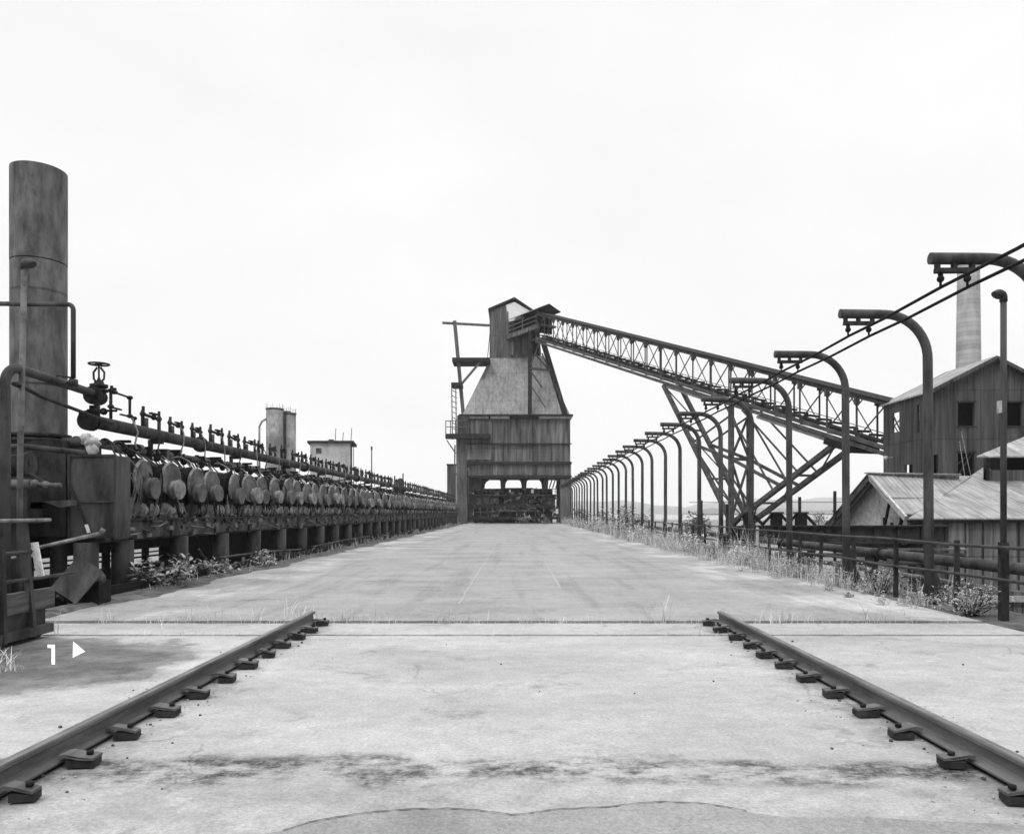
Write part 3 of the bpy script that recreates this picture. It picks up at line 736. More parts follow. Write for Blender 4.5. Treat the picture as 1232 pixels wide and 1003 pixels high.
m = MB(); m.prism([gp(.08,-.12,29.1), gp(1.05,-.12,29.1), gp(1.05,.5,29.95), gp(.08,.5,29.95)], (0,0,.1)); loc(m, 'gallery_roof', M['roof'], t, ORG)
m = MB(); m.prism([gp(.08,1.15,29.1), gp(.08,.5,29.95), gp(1.05,.5,29.95), gp(1.05,1.15,29.1)], (0,0,.1)); loc(m, 'gallery_roof', M['steel_dark'], t, ORG)
m = MB(); m.prism([gp(1.03,-.1,29.1), gp(1.03,1.1,29.1), gp(1.03,.5,29.9)], -gd*.1); loc(m, 'gallery_gable', M['steel_black'], t, ORG)

# fan shaped trestle carrying the bridge
t = thing('bridge_trestle', 'fan shaped lattice steel trestle propping the middle of the conveyor bridge', 'trestle', (18.2, 66.6, GZ))
ORG = (18.2, 66.6, GZ)
tb = .715; NB = {}
lowz = .55
for s in (0, 1):
    top = chord(tb,s,False)-V(0,0,.55); foot = V(top.x, top.y, GZ); kn = V(top.x, top.y, lowz)
    m = MB(); m.beam(foot, top, .42, .42); loc(m, 'column', M['truss'], t, ORG)
    pa = chord(.535,s,False)-V(0,0,.7); m = MB(); m.beam(pa, kn+V(0,0,.2), .38, .3); loc(m, 'fan_leg', M['truss'], t, ORG)
    pb = chord(.92,s,False)-V(0,0,.8); m = MB(); m.beam(pb, kn, .42, .34); loc(m, 'fan_leg', M['truss'], t, ORG)
    m = MB(); m.beam(chord(.74,s,False)-V(0,0,.6), kn*.32+pb*.68, .12); m.beam(chord(.70,s,False)-V(0,0,.6), kn*.55+pb*.45, .12); loc(m, 'tie_rod', M['truss'], t, ORG)
    NB[s] = (top, kn, pa, pb, foot)
m = MB()
for f in (.0, .35, .7):
    for i in (2, 3):
        a0 = NB[0][1]*(f)+NB[0][i]*(1-f); a1 = NB[1][1]*(f)+NB[1][i]*(1-f)
        b0 = NB[0][1]*(f+.3)+NB[0][i]*(.7-f); b1 = NB[1][1]*(f+.3)+NB[1][i]*(.7-f)
        m.beam(a0, a1, .18, .18); m.beam(a0, b1, .10)
for z0, z1 in ((10.2, 6.2), (6.2, 1.0), (1.0, -5)):
    a, b = NB[0][0], NB[1][0]
    m.beam((a.x,a.y,z1), (b.x,b.y,z1), .22, .26); m.beam((a.x,a.y,z0), (b.x,b.y,z1), .16); m.beam((b.x,b.y,z0), (a.x,a.y,z1), .16)
for s in (0, 1):
    a = NB[s][0]; l = NB[s][1]*.45+NB[s][2]*.55; r = NB[s][1]*.48+NB[s][3]*.52
    m.beam(l, (a.x,a.y,6.2), .2, .24); m.beam((a.x,a.y,6.2), r, .2, .24)
    m.beam((a.x,a.y,10), l, .13); m.beam(l, (a.x,a.y,2.4), .13)
loc(m, 'bracing', M['truss'], t, ORG)
m = MB(); m.span(NB[0][0].x-.8, NB[1][0].x+.8, NB[0][0].y-1, NB[1][0].y+1, GZ-.2, GZ+1.2); loc(m, 'footing', M['silo'], t, ORG)

# ------------------------------------------------------------------ coal tower
TY = 108.0
k = TY/F
def tx(px): return (px-621)*k
def tz(py): return 1.6+(616-py)*k
t = thing('coal_tower', 'big sheet clad coal tower with tapered top straddling the far end of deck', 'tower', (0, TY, 0))
ORG = (0, TY, 0)
D = 13.0
for x0, x1, y0_, zt in ((549, 562, 0, 528), (674, 687.5, 0, 576), (551, 563, D-1.4, 560), (675, 688, D-1.4, 560)):
    m = MB(); m.span(tx(x0), tx(x1), TY-.25+y0_, TY+1.4+y0_, -6, tz(zt)); 
    loc(m, 'leg', M['tower_leg'], t, ORG)
m = MB(); m.span(tx(553), tx(686), TY, TY+D, tz(557), tz(503)); loc(m, 'bunker_wall', M['tower_sheet'], t, ORG)
m = MB(); m.span(tx(556), tx(592), TY-.22, TY-.02, tz(553), tz(506)); loc(m, 'front_panel', M['tower_sheet'], t, ORG)
m = MB(); m.span(tx(563), tx(687), TY+.1, TY+D-.1, tz(573), tz(557.5)); loc(m, 'lower_band', M['tower_leg'], t, ORG)
m = MB(); m.span(tx(591), tx(687), TY-.05, TY+.09, tz(571.5), tz(559)); loc(m, 'band_panel', M['tower_sheet'], t, ORG)
for py, h in ((557, 3.2), (534, 1.2), (573.5, 3)):
    m = MB(); m.span(tx(562), tx(687.5), TY-.4, TY-.06, tz(py+h/2), tz(py-h/2)); loc(m, 'belt_beam', M['steel_dark'], t, ORG)
for x0, x1, mm in ((564, 588, 'tower_pale'), (590, 613, 'truss_pale'), (616, 646, 'steel_dark'), (648, 687.5, 'truss_pale')):
    m = MB(); m.span(tx(x0), tx(x1), TY-.5, TY-.02, tz(504), tz(501)); loc(m, 'cornice', M[mm], t, ORG)
m = MB(); m.span(tx(552), tx(689), TY-.75, TY+D+.5, tz(501), tz(499)); loc(m, 'cornice_slab', M['steel_dark'], t, ORG)
# hopper outlets between the see-through gaps
for x0, x1, b0, b1 in ((564, 584, 564, 578), (600, 609, 602.5, 606), (626, 636, 628.5, 633), (652.5, 662, 655.5, 659), (674.5, 687, 679, 687)):
    m = MB(); m.prism([(tx(x0-1.5),TY+.3,tz(573)),(tx(x1+1.5),TY+.3,tz(573)),(tx(x1),TY+.3,tz(574.2)),(tx(x1*.5+b1*.5),TY+.3,tz(576.3)),(tx(x1*.25+b1*.75),TY+.3,tz(579)),(tx(b1),TY+.3,tz(590)),(tx(b0),TY+.3,tz(590)),(tx(x0*.25+b0*.75),TY+.3,tz(579)),(tx(x0*.5+b0*.5),TY+.3,tz(576.3)),(tx(x0),TY+.3,tz(574.2))], (0,D-1.5,0)); loc(m, 'hopper_outlet', M['steel_dark'], t, ORG)
m = MB()
for i in range(4): m.beam((tx(661)+i*.45, TY+.4, tz(587)), (tx(665)+i*.45, TY+.4, tz(574)), .16)
loc(m, 'lattice', M['steel_dark'], t, ORG)
# tapered top
YT = 112.0; kt = YT/F
def ux(px): return (px-621)*kt
def uz(py): return 1.6+(616-py)*kt
zb, zt = tz(499), uz(428)
lo = [V(tx(556),TY+.1,zb), V(tx(686),TY+.1,zb), V(tx(686),TY+D-.1,zb), V(tx(556),TY+D-.1,zb)]
hi = [V(ux(591.5),YT,zt), V(ux(652.5),YT,zt), V(ux(652.5),YT+5.5,zt), V(ux(591.5),YT+5.5,zt)]
m = MB(); m.frustum(lo, hi); loc(m, 'tapered_hood', M['tower_pale'], t, ORG)
# head house
hx0, hx1, hy0, hy1 = ux(589), ux(641), YT-.2, YT+5.7
m = MB(); m.prism([(hx0,hy0,zt-.3),(hx1,hy0,zt-.3),(hx1,hy0,uz(376)),(ux(619),hy0,uz(363)),(hx0,hy0,uz(374))], (0,hy1-hy0,0)); loc(m, 'head_house_wall', M['tower_head'], t, ORG)
m = MB(); m.prism([(ux(611),hy0-.09,uz(388)),(ux(640.5),hy0-.09,uz(382)),(ux(640.5),hy0-.09,uz(376.5)),(ux(619),hy0-.09,uz(364)),(ux(609),hy0-.09,uz(367.5))], (0,.06,0)); loc(m, 'gable_panel', M['white'], t, ORG)
for a, b in (((587.5,374.5),(619,361)), ((619,361),(645,378.5))):
    m = MB(); p, q = V(ux(a[0]),hy0-.3,uz(a[1])), V(ux(b[0]),hy0-.3,uz(b[1])); m.prism([p,q,q+V(0,6.6,0),p+V(0,6.6,0)], (0,0,.3)); loc(m, 'roof', M['steel_dark'], t, ORG)
for px in (598, 611):
    m = MB(); m.span(ux(px)-.1, ux(px)+.1, hy0-.12, hy0-.02, zt, uz(375)); loc(m, 'wall_batten', M['tower_leg'], t, ORG)
m = MB(); m.span(ux(614), ux(618.5), hy0-.5, hy0-.02, zt, uz(406)); m.span(ux(628), ux(634), hy0-.4, hy0-.02, zt, uz(406)); loc(m, 'wall_batten', M['tower_head'], t, ORG)
# left side: mast, arm, platforms, hanging ladders
m = MB(); m.beam((tx(545.5),TY+2,tz(382)), (tx(556.5),TY+2,tz(500)), .5, .5); loc(m, 'mast', M['tower_leg'], t, ORG)
m = MB(); m.beam((tx(530),TY+2.6,tz(383)), (tx(590),TY+4.2,tz(383)), .3, .3); loc(m, 'mast_arm', M['tower_leg'], t, ORG)
m = MB(); m.span(tx(543), tx(589), TY+1.2, TY+5, tz(433), tz(428)); loc(m, 'landing', M['steel_dark'], t, ORG)
m = MB(); m.beam((tx(554),TY+1.6,tz(460)), (tx(577),TY+1.6,tz(433)), .3); m.beam((tx(586),TY+1.6,tz(428)), (tx(589.5),TY+2.5,tz(386)), .1); loc(m, 'strut', M['tower_leg'], t, ORG)
m = MB(); m.span(tx(542), tx(555), TY+1, TY+4, tz(462.5), tz(458.5)); loc(m, 'landing', M['steel_dark'], t, ORG)
m = MB()
for x in (543.5, 548.5): m.beam((tx(x-1),TY+1.1,tz(462)), (tx(x),TY+1.1,tz(528)), .14)
for i in range(9): m.beam((tx(543),TY+1.1,tz(468+i*6.5)), (tx(549),TY+1.1,tz(471+i*6.5)), .1)
loc(m, 'ladder', M['tower_leg'], t, ORG)
m = MB(); m.span(tx(537), tx(590), TY-1.6, TY-.26, tz(528.5), tz(523)); loc(m, 'balcony', M['steel_dark'], t, ORG)
m = MB()
for x in (537.5, 543, 549): m.beam((tx(x),TY-1.5,tz(523)), (tx(x),TY-1.5,tz(508)), .12)
m.beam((tx(537),TY-1.5,tz(508)), (tx(563),TY-1.5,tz(507)), .12); m.beam((tx(537),TY-1.5,tz(515)), (tx(563),TY-1.5,tz(515)), .09)
loc(m, 'balcony_rail', M['tower_leg'], t, ORG)
m = MB(); m.span(tx(550.5), tx(565), TY-.7, TY-.27, tz(524), tz(500.5)); loc(m, 'corner_box', M['steel'], t, ORG)
m = MB(); m.beam((tx(537),TY+.5,tz(529)), (tx(548),TY+.5,tz(545)), .16); m.beam((tx(547),TY+.5,tz(535)), (tx(546),TY+.5,tz(600)), .18); m.beam((tx(543),TY+.5,tz(570)), (tx(550),TY+.5,tz(570)), .5, .3); loc(m, 'downpipe', M['tower_leg'], t, ORG)
# prop frame under the head gallery
t2 = thing('gallery_prop', 'tall braced steel prop frame standing against the tapered tower top', 'trestle', (2, TY-1, zb))
ORG2 = (2, TY-1, zb)
YP = 106.8; kp = YP/F
def q(px, py, y=YP): return V((px-621)*y/F, y, 1.6+(616-py)*y/F)
for a, b, wd in ((q(637.5,397), q(637.5,499.5,107.4), .55), (q(652,407), q(680,499.5,107.4), .62), ):
    m = MB(); m.beam(a, b, wd, wd); loc(m, 'leg', M['steel_dark'], t2, ORG2)
m = MB(); a = q(644,405,110.5); b = q(664,470,109.5)
m.beam(q(652,407), q(637.5,410), .22); m.beam(q(638,443), q(661,446), .3); m.beam(q(650,410), q(638,440), .18); m.beam(q(643,425), q(661,446), .2); m.beam(q(638,446), q(652,466), .2); m.beam(q(661,446), q(652,425), .18); m.beam(q(668,462), q(678,492,107.2), .2); m.beam(q(640,466), q(656,490,107.2), .12) 
loc(m, 'bracing', M['truss'], t2, ORG2)
m = MB(); m.beam(q(644,398,109), q(646,428,110), 1.0, 1.0); loc(m, 'chute', M['steel_black'], t2, ORG2)

# charging car parked under the tower
t = thing('charging_car', 'dark charging car parked under the tower, with hoppers, railings and wheels', 'rail car', (0, 110.5, 0))
ORG = (0, 110.5, 0); YC = 109.2; kc = YC/F
def cx(px): return (px-621)*kc
def cz(py): return 1.6+(616-py)*kc
m = MB(); m.span(cx(564), cx(668), YC+.2, YC+4.5, cz(611), cz(607)); m.span(cx(562), cx(670), YC, YC+.25, cz(624.5), cz(621.5)); loc(m, 'underframe', M['steel_dark'], t, ORG)
m = MB(); m.span(cx(563), cx(669), YC+.1, YC+4.6, cz(596.5), cz(594.5)); loc(m, 'upper_deck', M['plate'], t, ORG)
for i, px in enumerate((574, 592, 649, 662)):
    m = MB(); c0 = V(cx(px), YC+1.6, 0); m.tube([c0+V(0,0,cz(611)), c0+V(0,0,cz(606)), c0+V(0,0,cz(598))], [.45,.55,.98], 16); loc(m, 'hopper', M['steel_dark'], t, ORG)
m = MB(); m.span(cx(606), cx(640), YC+.5, YC+4, cz(611), cz(596.6)); loc(m, 'machinery_body', M['steel'], t, ORG)
m = MB(); m.span(cx(566), cx(600), YC+.3, YC+.36, cz(606.8), cz(598)); m.span(cx(652), cx(668), YC+.3, YC+.36, cz(606.8), cz(597)); loc(m, 'side_plate', M['plate'], t, ORG)
for px in (612, 618, 624, 632, 638):
    m = MB(); m.span(cx(px)-.18, cx(px)+.18, YC+.2, YC+.5, cz(607), cz(587+abs(px-624)*.12)); loc(m, 'panel_post', M['steel_dark'], t, ORG)
m = MB(); m.span(cx(607), cx(642), YC+1, YC+3.5, cz(588.5), cz(586.5)); m.span(cx(566), cx(606), YC+2.8, YC+3.2, cz(591), cz(587.5)); loc(m, 'canopy', M['plate'], t, ORG)
m = MB()
for px in range(565, 607, 5): m.beam((cx(px),YC+.15,cz(594.5)), (cx(px),YC+.15,cz(588)), .07)
for px in range(643, 671, 5): m.beam((cx(px),YC+.15,cz(594.5)), (cx(px),YC+.15,cz(588)), .07)
m.beam((cx(565),YC+.15,cz(588)), (cx(606),YC+.15,cz(588)), .09); m.beam((cx(643),YC+.15,cz(588)), (cx(670),YC+.15,cz(588)), .09); m.beam((cx(565),YC+.15,cz(591)), (cx(606),YC+.15,cz(591)), .06); m.beam((cx(643),YC+.15,cz(591)), (cx(670),YC+.15,cz(591)), .06)
loc(m, 'railing', M['lid'], t, ORG)
m = MB(); rnd = random.Random(12)
for px in (568, 577, 586, 594, 603, 645, 655, 664): m.beam((cx(px),YC+.3,cz(607)), (cx(px)+rnd.uniform(-.5,.5),YC+.3,cz(622)), .14)
m.beam((cx(600),YC+.3,cz(614)), (cx(644),YC+.3,cz(614)), .3); m.beam((cx(566),YC+.3,cz(616)), (cx(600),YC+.3,cz(615)), .12)
loc(m, 'hanger', M['lid'], t, ORG)
m = MB(); m2 = MB(); rnd = random.Random(44)
for i in range(150):
    px, py = rnd.uniform(563, 674), rnd.uniform(588, 626); mm = m if rnd.random() < .5 else m2
    a = V(cx(px), YC+rnd.uniform(-.2,.6), cz(py))
    if rnd.random() < .5: mm.beam(a, a+V(rnd.uniform(-1,1), rnd.uniform(-.2,.3), rnd.uniform(-.9,.9)), rnd.uniform(.06,.16))
    else: mm.box(a, (rnd.uniform(.15,.8), rnd.uniform(.1,.4), rnd.uniform(.12,.6)))
loc(m, 'dark_fittings', M['steel_dark'], t, ORG)['kind'] = 'stuff'; loc(m2, 'rusty_fittings', M['fitting'], t, ORG)['kind'] = 'stuff'
for px in (572, 590, 636, 660):
    m = MB(); m.cyl((cx(px),YC+1.0,.48), (cx(px),YC+1.15,.48), .46, 16); m.cyl((cx(px),YC+.9,.48), (cx(px),YC+1.25,.48), .14, 10); loc(m, 'wheel', M['steel_dark'], t, ORG)
m = MB(); m.span(cx(668.5), cx(671.5), YC-.3, YC+.1, cz(618), cz(612)); m.span(cx(639), cx(642), YC+.05, YC+.18, cz(593), cz(588.5)); m.span(cx(612.5),cx(614.5),YC+.05,YC+.18,cz(592),cz(589)); loc(m, 'white_panel', M['white'], t, ORG)
m = MB(); m.span(-6.6, 5.6, 119, 119.4, 0, 5.2); 
tag(m.build('rear_barrier', M['steel_black']), 'dark barrier wall behind the charging car under the tower', 'wall')

# slab like stack left of the tower
t = thing('slab_stack', 'grey slab shaped stack standing just left of the coal tower', 'chimney', (-9.7, 116, GZ))
m = MB(); m.span(-.62, .62, -.6, .6, 0, 14.6); m.build('shaft', M['tower_leg'], t)
m = MB(); m.span(-.7, .7, -.68, .68, 14.6, 14.8); m.build('cap', M['steel_dark'], t)

# ------------------------------------------------------------------ far left: silos, plastered penthouse
for px, r, y, py, lab in ((330.5, 1.6, 150, 493, 'pale concrete silo at the bank edge, nearest the feed pipe'), (343, 1.05, 152.5, 496.5, 'narrow silo with painted shade squeezed between two paler silos'), (350, .95, 151, 498.5, 'slim pale silo at the tower side of the bank')):
    t = thing('silo', lab, 'silo', ((px-621)*y/F, y, GZ), 'concrete silos beyond the gas main')
    h = 1.6+(616-py)*y/F-GZ
    MB().tube([(0,0,0),(0,0,h)], r, 24).build('shell', M['silo'] if px != 343 else M['plate'], t)  # darker plate on the narrow silo puts its shade into the colour
    MB().tube([(0,0,h),(0,0,h+.25)], r+.1, 24).build('rim', M['plate'], t)
    m = MB()
    for a in range(8): m.beam((r*math.cos(a*.8),r*math.sin(a*.8),h+.25), (r*math.cos(a*.8),r*math.sin(a*.8),h+1.1), .05)
    m.build('roof_rail', M['silo'], t)
t = thing('feed_pipe', 'thin bent pipe rising beside the concrete silos', 'pipe', (-49.5, 149, GZ))
MB().tube([(0,0,0),(0,0,24.0),(.4,0,25),(1.4,0,25.6)], .2, 8).build('pipe_run', M['silo'], t)
t = thing('plastered_penthouse', 'small flat roofed house with stained white walls above the gas main', 'building', (-25.5, 100, GZ))
ORG = (-25.5, 100, GZ)
kz = lambda py: 1.6+(616-py)*100/F
m = MB(); m.prism([(-26.65,100,GZ),(-21.3,100,GZ),(-22.5,106,GZ),(-27.8,106,GZ)], (0,0,kz(533)-GZ)); loc(m, 'wall', M['plaster'], t, ORG)
m = MB(); m.prism([(-26.95,99.7,kz(533)),(-21.0,99.7,kz(533)),(-21.9,106.3,kz(533)),(-28.1,106.3,kz(533))], (0,0,.3)); loc(m, 'roof', M['steel_dark'], t, ORG)
m = MB(); m.span(-25.9,-25.2,99.92,99.99,kz(545),kz(539)); loc(m, 'window', M['plate'], t, ORG)
m = MB(); m.prism([(-21.2,100.6,kz(585)),(-21.5,102.2,kz(585)),(-21.5,102.2,kz(537)),(-21.2,100.6,kz(537))], (.05,.01,0)); loc(m, 'doorway', M['steel_dark'], t, ORG)
m = MB(); m.span(-21.42,-21.2,99.9,99.98,GZ,kz(534)); loc(m, 'downpipe', M['plate'], t, ORG)
for px, py in ((403,514), (412,519), (422,514)):
    m = MB(); m.tube([((px-621)*.1085,101,kz(531)), ((px-621)*.1085+.1,101,kz(py))], .05, 6); loc(m, 'aerial', M['steel'], t, ORG)
m = MB(); m.span(-24.4,-23.8,100.5,101,kz(530.5),kz(528)); loc(m, 'roof_vent', M['plate'], t, ORG)
t = thing('lamp_mast', 'lone thin mast standing beyond the penthouse', 'mast', (-18.7, 100, GZ))
MB().tube([(0,0,0),(0,0,kz(541)-GZ)], [.1,.07], 8).build('mast_pole', M['steel'], t)
MB().tube([(0,0,kz(541)-GZ),(0,0,kz(537)-GZ)], .12, 8).build('lamp_head', M['steel'], t)

# ------------------------------------------------------------------ collecting main and its standpipes, left
t = thing('collecting_main', 'long ribbed steel collecting main on round legs beside the deck', 'gas main', (-8.25, 16, -.42))
ORG = (-8.25, 16, -.42)
prof = [(-8.65,1.12),(-8.5,1.02),(-8.1,1.0),(-7.98,1.06),(-7.95,1.18),(-7.95,1.44),(-8.65,1.44)]
m = MB(); m.prism([(x,15.0,z) for x, z in prof], (0,91,0)); loc(m, 'trough', M['plate'], t, ORG)
m = MB(); y = 15.2; rnd = random.Random(6)
while y < 105: m.span(-7.96, -7.91, y, y+.05, 1.05, 1.42); y += 2.58
m.span(-7.97, -7.86, 15, 106, 1.435, 1.475)
loc(m, 'rib', M['steel_dark'], t, ORG)
m = MB(); m.span(-8.92, -8.86, 15.1, 106, 1.44, 2.58); loc(m, 'back_plate', M['steel_black'], t, ORG)
m = MB(); rnd = random.Random(91); y = 15.3
while y < 100:                                # the tangle of rods, drains and brackets on top of the trough
    x = -7.95+rnd.uniform(-.25,.06); z = rnd.uniform(1.36,1.62)
    q_ = rnd.random()
    if q_ < .35: m.beam((x,y,z), (x+rnd.uniform(-.2,.12), y+rnd.uniform(-.5,.5), z+rnd.uniform(-.2,.4)), rnd.uniform(.025,.06))
    elif q_ < .6: m.tube([(x,y,z),(x+.05,y+.1,z+rnd.uniform(.1,.4)),(x-.1,y+rnd.uniform(.2,.5),z+rnd.uniform(.1,.5))], rnd.uniform(.018,.035), 6)
    elif q_ < .8: m.box((x,y,z), (rnd.uniform(.05,.16),rnd.uniform(.06,.22),rnd.uniform(.05,.18)), Matrix.Rotation(rnd.uniform(-.6,.6),3,'Z'))
    else: m.sphere((x,y,z), rnd.uniform(.05,.11), 7, 4, (1,1.3,.8))
    if rnd.random() < .45:
        zz = rnd.uniform(1.06,1.4); m.box((-7.93,y,zz), (.08,rnd.uniform(.04,.3),rnd.uniform(.03,.12))) if rnd.random() < .6 else m.tube([(-7.9,y,zz),(-7.88,y+rnd.uniform(.3,.9),zz+rnd.uniform(-.12,.12))], .02, 5)
    y += .075+.0035*(y-15)
f_ = loc(m, 'pipe_fittings', M['fitting'], t, ORG); f_['kind'] = 'stuff'
ma, mb_ = MB(), MB(); rnd = random.Random(92); y = 15.9
while y < 102:                                # rods, chains and small bore pipes hung between the lids and the upper pipes
    for _ in range(2):
        m = ma if rnd.random() < .55 else mb_
        q_ = rnd.random(); up = rnd.choice(((-8.66,3.0),(-8.68,3.02),(-8.78,2.74)))
        if q_ < .16:                              # small bore drop pipes from the upper pipes to the trough
            e = rnd.uniform(-.5,.5); x1 = rnd.uniform(-8.05,-7.85)
            m.tube(smooth([(up[0],y,up[1]),(up[0]+.22,y+e*.2,up[1]-rnd.uniform(-.06,.12)),(x1,y+e*.5,rnd.uniform(2.1,2.6)),(x1-.02,y+e,rnd.uniform(1.5,1.9)),(x1-.1,y+e*1.1,1.40)],3), rnd.uniform(.011,.02), 5)
        elif q_ < .65: m.beam((up[0],y,up[1]), (rnd.uniform(-8.3,-8.05), y+rnd.uniform(-.4,.4), rnd.uniform(2.3,2.66)), rnd.uniform(.018,.035))
        elif q_ < .8: m.beam((rnd.uniform(-8.0,-7.86),y,1.44), (rnd.uniform(-8.0,-7.85), y+rnd.uniform(-.4,.4), rnd.uniform(1.8,2.4)), rnd.uniform(.02,.04))
        elif q_ < .92: m.box((up[0],y,up[1]), (rnd.uniform(.2,.26),rnd.uniform(.06,.2),rnd.uniform(.2,.26)))
        else: m.sphere((-8.72,y,3.08), rnd.uniform(.06,.11), 8, 5, (1,1.2,.9))
    y += .16+.006*(y-15)
m2_ = MB(); rnd = random.Random(93); y = 14.8
while y < 60:                                 # scrap rods and boards lying under the main between the legs
    x = rnd.uniform(-8.7,-7.75); z = rnd.uniform(-.38,.1)
    if rnd.random() < .6: m2_.beam((x,y,z), (x+rnd.uniform(-.4,.3),y+rnd.uniform(-.7,.7),z+rnd.uniform(-.02,.55)), rnd.uniform(.03,.09))
    else: m2_.box((x,y,-.40), (rnd.uniform(.1,.4),rnd.uniform(.1,.5),rnd.uniform(.06,.5)), Matrix.Rotation(rnd.uniform(-.6,.6),3,'Z'))
    y += .22
stuff(m2_.build('debris', M['fitting']), 'scrap rods and boards lying under the collecting main between its legs', 'debris')
loc(ma, 'dark_fittings', M['steel_black'], t, ORG)['kind'] = 'stuff'; loc(mb_, 'hung_pipes', M['fitting'], t, ORG)['kind'] = 'stuff'
ys = [14.6]+[15.95+2.65*i for i in range(34)]
for i, y in enumerate(ys):
    if y > 105: break
    m = MB(); m.tube([(-8.12,y,-.45),(-8.12,y,1.03)], .215, 16); loc(m, 'leg', M['steel'], t, ORG)
m = MB(); m.span(-9.6, -9.4, 21, 106, -.45, 1.6); m.span(-9.6, -9.4, 8, 21, -.45, .30); m.span(-9.6, -9.4, 8, 21, .68, 1.7)
for i in range(14): m.span(-9.55, -9.45, 8.3+i*.95, 8.5+i*.95, .30, .68)
m.span(-9.53,-9.47,8,21,.45,.49); m.span(-9.53,-9.47,8,21,.56,.59)
tag(m.build('parapet_wall', M['steel_black']), 'low dark parapet wall behind the legs of the collecting main', 'wall')
m = MB(); m.span(-8.36, -7.46, 14.45, 15.1, 1.12, 2.66); 
t = thing('end_box', 'flat grey steel box closing the near end of the collecting main', 'box', (-7.9, 14.75, 1.12))
m = MB(); m.span(-.46, .42, -.3, .24, 0, 1.54); m.build('casing', M['plate'], t)
m = MB(); m.span(-.47,-.43,-.33,-.29,0,1.56); m.span(.39,.43,-.33,-.29,0,1.56); m.span(-.43,.39,-.33,-.29,1.52,1.56); m.span(-.43,.39,-.325,-.285,.66,.69); m.build('seam', M['steel'], t)
m = MB(); m.beam((-.42,-.36,1.0), (-.05,-.36,.12), .035); m.build('lever', M['steel_dark'], t); 
m = MB(); m.beam((-.10,-.365,.25), (-.05,-.365,.10), .045); m.build('lever_grip', M['white'], t)

# standpipe units: the lid and its cap turn as one on the drum
GS = 'round standpipe lids along the collecting main'
def make_standpipe(variant):
    rnd = random.Random(variant)
    t = thing('standpipe', '', 'standpipe', (-8.05, 0, 1.45), GS)
    m = MB(); m.cyl((-.72,0,.89), (-.01,0,.89), .345, 24); m.tube([(-.45,0,0),(-.45,0,.62)], .2, 12); m.tube([(-.12,0,.89),(-.07,0,.89)], .375, 24)
    m.build('drum', M['steel_black'], t)
    l = MB(); l.cyl((0,0,0), (.045,0,0), .375, 28); l.tube([(.045,0,0),(.062,0,0)], [.345,.33], 28)
    for a in range(8): l.cyl((.04,.352*math.cos(a*.785),.352*math.sin(a*.785)), (.075,.352*math.cos(a*.785),.352*math.sin(a*.785)), .018, 6)
    lid = l.build('lid', M['lid'], t, (0,0,.89))
    r = MB(); n = 28
    for j in range(n):
        a0, a1 = 2*math.pi*j/n, 2*math.pi*(j+1)/n
        P = lambda rr, x, a: (x, rr*math.cos(a), rr*math.sin(a))
        r.face([P(.376,.0,a0),P(.376,.0,a1),P(.39,.03,a1),P(.39,.03,a0)], True); r.face([P(.39,.03,a0),P(.39,.03,a1),P(.37,.064,a1),P(.37,.064,a0)], True); r.face([P(.37,.064,a0),P(.37,.064,a1),P(.346,.063,a1),P(.346,.063,a0)], True)
    r.build('rim', M['lid_edge'], lid)
    c = MB(); c.cyl((.06,0,0), (.24,0,0), .215, 22); c.tube([(.21,0,0),(.265,0,0)], [.232,.228], 22)
    c.build('cap', M['lid_edge'] if variant == 1 else M['lid'], lid, (0, .06, -.24))
    m = MB(); m.beam((.14,.06,.44), (.02+rnd.uniform(-.05,.05),rnd.uniform(-.3,.3),.08), .07, .05); m.beam((.02,-.1,.30), (.1,.28,.42), .03); m.build('lever', M['steel_black'], t)
    m = MB(); m.cyl((-.02,-.12,.20), (-.02,.58,.20), .135, 14); m.tube([(-.02,.50,.20),(-.02,.56,.20)], .165, 14); m.tube([(-.02,-.10,.20),(-.02,-.04,.20)], .165, 14); m.build('outlet', M['lid_edge'] if variant != 2 else M['plate'], t)
    sx = rnd.uniform(-.15,.15)
    m = MB(); m.tube(smooth([(-.62,.30+sx,1.5),(-.4,.33+sx,1.53),(-.15,.30+sx*.5,1.38),(-.05,.15+sx,1.3),(-.12,.02,1.22),(-.2,.0,1.05)]), .015, 6)
    if variant == 9: m.tube(smooth([(-.62,-.30,1.56),(-.25,-.36+sx,1.42),(.0,-.34,1.2),(.07,-.44,.9),(.04,-.38,.5),(.0,-.3,.1)]), .015, 6)
    m.build('hose', M['hose'] if variant else M['plate'], t)
    m = MB(); m.sphere((-.38,.33,1.42), .09, 8, 5); m.cyl((-.38,.33,1.40), (-.38,.33,1.62), .03, 6); m.box((-.3,.33,1.5), (.26,.05,.04)); m.build('spray_valve', M['steel_black'], t)
    return t
protos = [make_standpipe(i) for i in range(3)]
used = set()
NS = 69; Y0S = 16.55; DS = 1.29
for i in range(NS):
    v = random.Random(i*7+1).choice((0,1,2)) if i > 2 else i
    o = protos[v] if v not in used else copy_tree(protos[v]); used.add(v)
    rnd = random.Random(900+i)
    o.location = (-8.05+rnd.uniform(-.04,.04), Y0S+DS*i+rnd.uniform(-.05,.05), 1.45); o.rotation_euler = (0, 0, rnd.uniform(-.09, .05))
    for ch in o.children:
        if ch.name.startswith('lid'): ch.rotation_euler = (rnd.uniform(-.7,.8), rnd.uniform(-.08,.08), rnd.uniform(-.22,.06)); ch.location = (rnd.uniform(-.0,.09), 0, .89+rnd.uniform(-.03,.03)); sc_ = rnd.uniform(.93,1.07); ch.scale = (1, sc_, sc_)
    if i == 0: o['label'] = 'round lidded standpipe right beside the flat grey end box'
    elif i < 12: o['label'] = ordinal(i+1)+' round lidded standpipe along the main from the grey end box'
    else: o['label'] = 'small distant lidded standpipe past the twelfth, blurring into the row'

